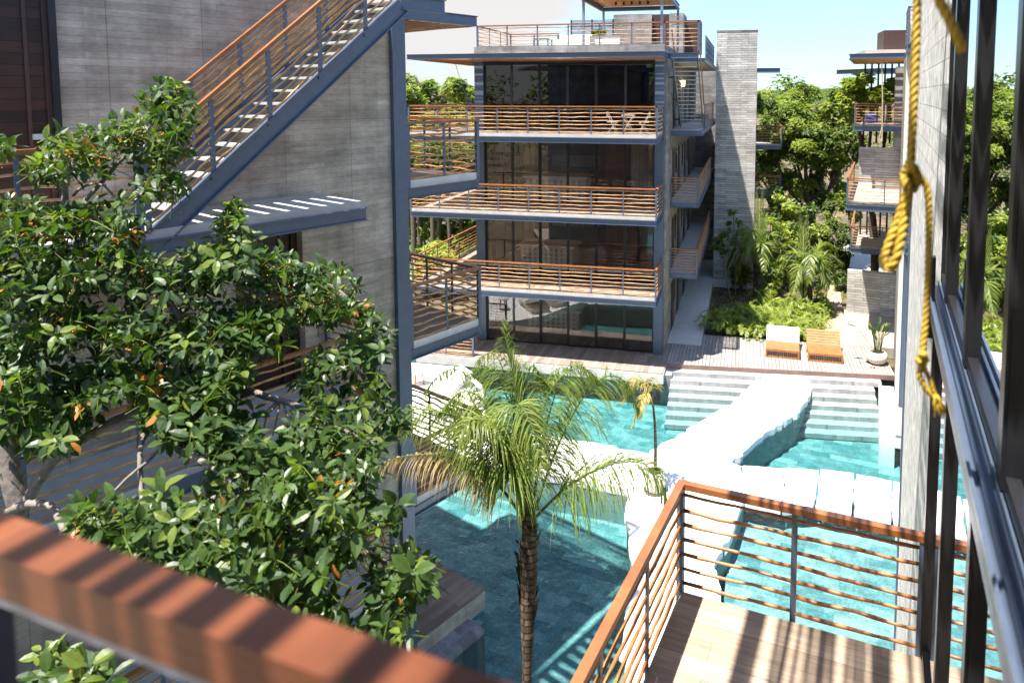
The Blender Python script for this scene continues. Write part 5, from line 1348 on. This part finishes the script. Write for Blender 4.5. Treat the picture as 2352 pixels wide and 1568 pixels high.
def crown_cloud(mb, c, rx, ry, rz, n, ls, rg, mats=(0, 1, 2), flat=.55, holes=.32):
    """leaf clumps on lumpy shells inside an ellipsoid"""
    c = Vector(c); lumps = []
    for k in range(max(7, int(n/170))):
        d = Vector((rg.gauss(0, 1), rg.gauss(0, 1), rg.gauss(0, .9))).normalized(); q_ = rg.uniform(.35, .92)
        lumps.append((Vector((d.x*rx*q_, d.y*ry*q_, d.z*rz*q_)), rg.uniform(.25, .5), rg.choice(mats)))
    for k in range(n):
        lc, lr, lm = lumps[k % len(lumps)]
        d = Vector((rg.gauss(0, 1), rg.gauss(0, 1), abs(rg.gauss(0, 1))*rg.choice((1, 1, -1)))).normalized()
        p = c+lc+Vector((d.x*rx*lr, d.y*ry*lr, d.z*rz*lr))*rg.uniform(.65, 1.08)
        up = (d*.6+Vector((0, 0, .8))+Vector((rg.gauss(0, .5), rg.gauss(0, .5), rg.gauss(0, .3)))).normalized()
        a = up.cross(Vector((rg.gauss(0, 1), rg.gauss(0, 1), .1))).normalized(); b = up.cross(a); s_ = ls*rg.uniform(.55, 1.25)
        mi = lm if rg.random() < .7 else rg.choice(mats)
        for w2 in range(2):
            o = (a*rg.uniform(-.5, .5)+b*rg.uniform(-.5, .5))*s_
            aa = (a*math.cos(w2*1.9)+b*math.sin(w2*1.9)); bb = up.cross(aa)
            mb.add([p+o+aa*s_*.55, p+o+bb*s_*.22+up*.04*s_, p+o-aa*s_*.55-up*.1*s_, p+o-bb*s_*.22+up*.04*s_], [(0, 1, 2, 3)], mi)
def mktree(label, cat, base, top, blobs, n, ls, seed, mats=LT, name='broadleaf_tree', bark='bark_g', tr=.22, group=None):
    rg = random.Random(seed); t = thing(name, label, cat, base, group); base = Vector(base); tm = MB()
    fork = base.lerp(Vector(top), .42)
    tm.tube(spline([base, base.lerp(fork, .5)+Vector((.15, 0, 0)), fork], .4), [tr]*1 if False else tr, 8)
    for (c, rx, ry, rz) in blobs:
        c = Vector(c); tm.tube(spline([fork-Vector((0, 0, .3)), fork.lerp(c, .5)+Vector((rg.uniform(-.3, .3), 0, -.3)), c], .5), [tr*.6]*0 or tr*.42, 6)
        for k in range(4):
            e = c+Vector((rg.uniform(-.6, .6)*rx, rg.uniform(-.6, .6)*ry, rg.uniform(-.2, .6)*rz)); tm.tube([c-Vector((0, 0, rz*.3)), c.lerp(e, .5), e], [tr*.25, tr*.18, tr*.08], 5)
    tm.build('trunk', M[bark], t, True)
    cm = MB(); tot = sum(b[1]*b[3] for b in blobs)
    for (c, rx, ry, rz) in blobs: crown_cloud(cm, c, rx, ry, rz, int(n*rx*rz/tot), ls, rg)
    cm.build('crown', mats, t); return t
B_ = lambda u, v, y: tuple(float(q_) for q_ in at_y(u, v, y))
def blobs(lst, y):
    out = []
    for (u, v, ru, rv, dy) in lst:
        c = B_(u, v, y+dy); sc_ = y/FPX*1.02; out.append((c, ru*sc_, ru*sc_, rv*sc_))
    return out
bt_ = B_(1865, 560, 47)
mktree('broad dark limbed tree rising in the middle of the garden', 'tree', (bt_[0], 47, -.45), B_(1865, 300, 47),
       blobs([(1850, 255, 70, 55, 0), (1800, 300, 60, 50, -1), (1900, 300, 60, 60, 0), (1850, 350, 80, 45, -1), (1920, 380, 45, 50, 0), (1780, 360, 40, 35, 0), (1850, 215, 40, 30, 1), (1940, 250, 40, 50, 1), (1830, 420, 60, 30, 0), (1900, 440, 50, 40, 1), (1870, 300, 80, 70, 1), (1960, 320, 30, 50, 0), (1780, 240, 40, 30, 2)], 47), 15000, .30, 3)
mktree('leafy tree with large pale leaves in front of the far right block', 'tree', (6.9, 40.5, -.45), B_(2000, 220, 41.5),
       blobs([(1970, 200, 34, 28, 0), (2010, 215, 40, 26, 0), (2045, 215, 28, 34, 0), (1960, 240, 30, 30, 0)], 41.5), 1500, .42, 4, [LT[1], LT[2], LB[1]])
mktree('small tree of soft green foliage behind the rear balconies', 'tree', (2.2, 55, -.45), B_(1765, 260, 55), blobs([(1760, 240, 45, 35, 0), (1755, 300, 35, 40, 0), (1750, 380, 40, 50, 0), (1800, 480, 50, 40, -4)], 55), 3000, .35, 5)
mktree('dark shrubby tree in the shade beside the right walkway', 'tree', (6.2, 43, -.45), B_(1925, 560, 43), blobs([(1915, 540, 40, 45, 0), (1925, 600, 35, 35, 0), (1950, 480, 25, 30, 1), (1895, 470, 35, 35, 2), (1935, 640, 25, 20, -1)], 43), 3200, .26, 6, [LT[0], LT[0], LT[1]], 'shade_tree')
# plumeria-like shrubs
for k, (u, v, ru, rv, y, n_, l_) in enumerate(((1790, 470, 42, 34, 43, 1100, 'light green frangipani shrub against the stone tower'), (1840, 500, 45, 38, 42, 1200, 'light green frangipani shrub left of the big trunk'), (1800, 545, 48, 35, 41.5, 1100, 'bushy green shrub between the two coconut palms'),
        (1890, 520, 35, 35, 44, 700, 'yellow green shrub in the sun right of the big trunk'), (1700, 620, 26, 28, 40.5, 500, 'dark broad leaved shrub at the foot of the tower grille'), (1790, 620, 40, 35, 38.5, 900, 'green shrub behind the areca palms'), (1890, 690, 30, 30, 36.6, 700, 'rounded green shrub beside the sandy path'), (1915, 450, 30, 25, 46, 500, 'bright green shrub near the garden path'))):
    c = B_(u, v, y); mktree(l_, 'shrub', (c[0], y, -.45), c, blobs([(u, v, ru, rv, 0), (u+ru*.4, v+rv*.7, ru*.8, rv*.7, .3), (u-ru*.4, v+rv*.8, ru*.7, rv*.6, -.3)], y), n_, .22, 60+k, LB if k not in (4,) else [LT[0], LB[0], LT[1]], 'garden_shrub', tr=.06)
# thin saplings beside the concrete path
for k, (u, v0, pts, l_) in enumerate(((1680, 690, [(1668, 640), (1665, 590), (1640, 548)], 'thin leaning sapling with dark leaves beside the concrete path'), (1690, 680, [(1688, 630), (1690, 580), (1684, 500)], 'thin upright sapling against the stone tower'))):
    y = 38.5 if k == 0 else 39.6; b0 = B_(u, v0, y)
    t = thing('sapling', l_, 'tree', (b0[0], y, -.45), 'saplings in front of the tower'); tm = MB(); P0 = [(b0[0], y, -.45)]+[B_(a, b, y) for a, b in pts]
    tm.tube(spline(P0, .2), .035, 6); tm.tube(spline([B_(1668, 630, y), B_(1680, 600, y), B_(1710, 545, y), B_(1725, 540, y)], .2), .02, 5) if k == 0 else None
    tm.build('trunk', M['bark'], t, True); cm = MB(); rg2 = random.Random(k)
    for (a, b, r_) in (((1650, 550, 18), (1660, 575, 14), (1640, 570, 12), (1665, 540, 14)) if k == 0 else ((1684, 490, 12), (1697, 510, 10), (1676, 515, 8))):
        crown_cloud(cm, B_(a, b, y), r_*y/FPX, .4, r_*y/FPX, 120 if k == 0 else 60, .17, rg2)
    cm.build('crown', [LT[0], LF[0], LT[1]], t)
# ground cover of the bed
gc = MB(); rg = random.Random(12)
for k in range(5200):
    x = rg.uniform(-1.7, 5.6); y = rg.uniform(31.6, 50)
    if x > 3.3+(y-31.6)*.18 and y < 40: continue
    if rg.random() < .35 and x < 0: continue
    s_ = rg.uniform(.05, .16); a = rg.uniform(0, 6.28); d = Vector((math.cos(a), math.sin(a), rg.uniform(.2, 1.4))).normalized(); c = Vector((x, y, -.45+rg.uniform(0, .12))); w_ = Vector((-math.sin(a), math.cos(a), 0))*s_*.3
    gc.add([c-w_, c+d*s_+Vector((0, 0, s_*.2)), c+w_], [(0, 1, 2)], rg.randrange(3))
tag(gc.build('ground_cover', LB), 'low green ground cover plants on the garden soil', 'ground cover', kind='stuff')

# ---- woodland left of and behind the middle block
wl_ = [((945, 215, 50, 50, 0), (930, 280, 40, 60, 0), 46, LT, 'olive green tree top standing highest at the far left edge of the wood', 1500), ((1010, 225, 45, 45, 0), (1000, 290, 45, 50, 0), 50, LD, 'dry pale canopied tree among the woodland behind the left balcony', 1500),
       ((1060, 215, 38, 34, 0), (1075, 275, 40, 45, 0), 44, LT, 'round topped green tree just left of the blue grey column', 1400), ((1040, 300, 55, 50, 0), (980, 330, 50, 60, 0), 40, LT, 'dense green tree below the woodland skyline behind the left railing', 1700),
       ((1000, 400, 70, 50, 0), (960, 470, 60, 60, 0), 41, [LD[2], LT[1], LT[2]], 'bright green tree seen under the third floor balcony', 2000), ((1060, 520, 60, 45, 0), (980, 560, 70, 50, 0), 39, [LT[0], LT[1], LD[2]], 'leafy understorey tree below the second floor balcony', 2000),
       ((1075, 420, 40, 60, 0), (1090, 480, 30, 40, 0), 42, LD, 'sparse dry tree behind the corner of the glass rooms', 1100), ((1040, 590, 60, 40, 0), (970, 620, 60, 35, 0), 36, LB, 'light green shrubby tree beside the ground terrace railing', 1500)]
for k, (b1, b2, y, ms, l_, n_) in enumerate(wl_):
    c = B_(b2[0], b2[1], y); mktree(l_, 'tree', (c[0], y, -.45), B_(b1[0], b1[1]+40, y), blobs([(q_[0], q_[1]-8, q_[2]*1.35, q_[3]*1.2, q_[4]) for q_ in (b1, b2)], y), int(n_*1.5), .36, 100+k, ms, 'woodland_tree', group='woodland trees left of the middle block')
for k, (u_, v_, ru_, rv_, y_, n_, ms_, l_) in enumerate(((965, 225, 60, 40, 56, 2200, LT, 'broad green tree filling the skyline at the left of the wood'), (1030, 235, 60, 40, 60, 2200, LD, 'pale dry topped tree in the middle of the skyline'),
        (1085, 228, 55, 38, 58, 2000, LT, 'green tree on the skyline touching the glass rooms'), (1000, 290, 90, 50, 52, 3000, LT, 'wide green tree closing the gap under the skyline'))):
    c = B_(u_, v_+60, y_); mktree(l_, 'tree', (c[0], y_, -.45), B_(u_, v_+40, y_), blobs([(u_-ru_*.5, v_+8, ru_*.7, rv_, 0), (u_+ru_*.5, v_+12, ru_*.7, rv_, 1), (u_, v_-4, ru_*.55, rv_*.8, 0)], y_), n_, .42, 140+k, ms_, 'woodland_tree', group='woodland trees left of the middle block')
rg = random.Random(77)
for k in range(7):
    u = 945+k*22+rg.uniform(-5, 5); y = 37+rg.uniform(-1, 2); b0 = B_(u, 600, y); mb = MB(); mb.tube(spline([(b0[0], y, -.45), (b0[0]+.1, y, 3), (b0[0]+rg.uniform(-.3, .3), y, 8)], .6), rg.uniform(.10, .17), 7)
    t = thing('slim_tree', ['slim trunk nearest the concrete corner column', 'slim reddish trunk second from the corner column', 'slim trunk third from the corner column', 'slim trunk in the middle of the woodland gap', 'slim trunk right of the middle of the woodland gap', 'slim trunk second from the glass rooms', 'slim trunk nearest the glass rooms'][k], 'tree', (b0[0], y, -.45), 'slim trunks in the wood')
    mb.build('trunk', M['bark_g'], t, True); cm = MB(); crown_cloud(cm, (b0[0], y, 7.4), 1.3, 1.3, 1.2, 260, .3, rg); cm.build('crown', LT, t)
# far woodland as one mass
fw = MB()
for k in range(230):
    ang = R(rg.uniform(-62, 40)); dist = rg.uniform(60, 190); x = math.sin(ang)*dist; y = math.cos(ang)*dist
    if y < 58: continue
    h = 9.6+dist*.006+rg.uniform(-1.2, 1.6)
    crown_cloud(fw, (x, y, h-3.2), 4.5, 4.5, 3.6, 210, .62, rg)
    if dist < 85: crown_cloud(fw, (x, y, h-7), 4, 4, 3, 90, .6, rg)
for k in range(90):
    x = rg.uniform(-90, 60); y = rg.uniform(-75, -28); crown_cloud(fw, (x, y, 9.5+rg.uniform(-1, 3)), 5, 5, 5, 150, .8, rg); crown_cloud(fw, (x, y, 4.5), 5, 5, 4.5, 70, .8, rg)
tag(fw.build('forest', [LT[0], LT[1], LD[1]]), 'distant low woodland reaching to the horizon', 'forest', kind='stuff')
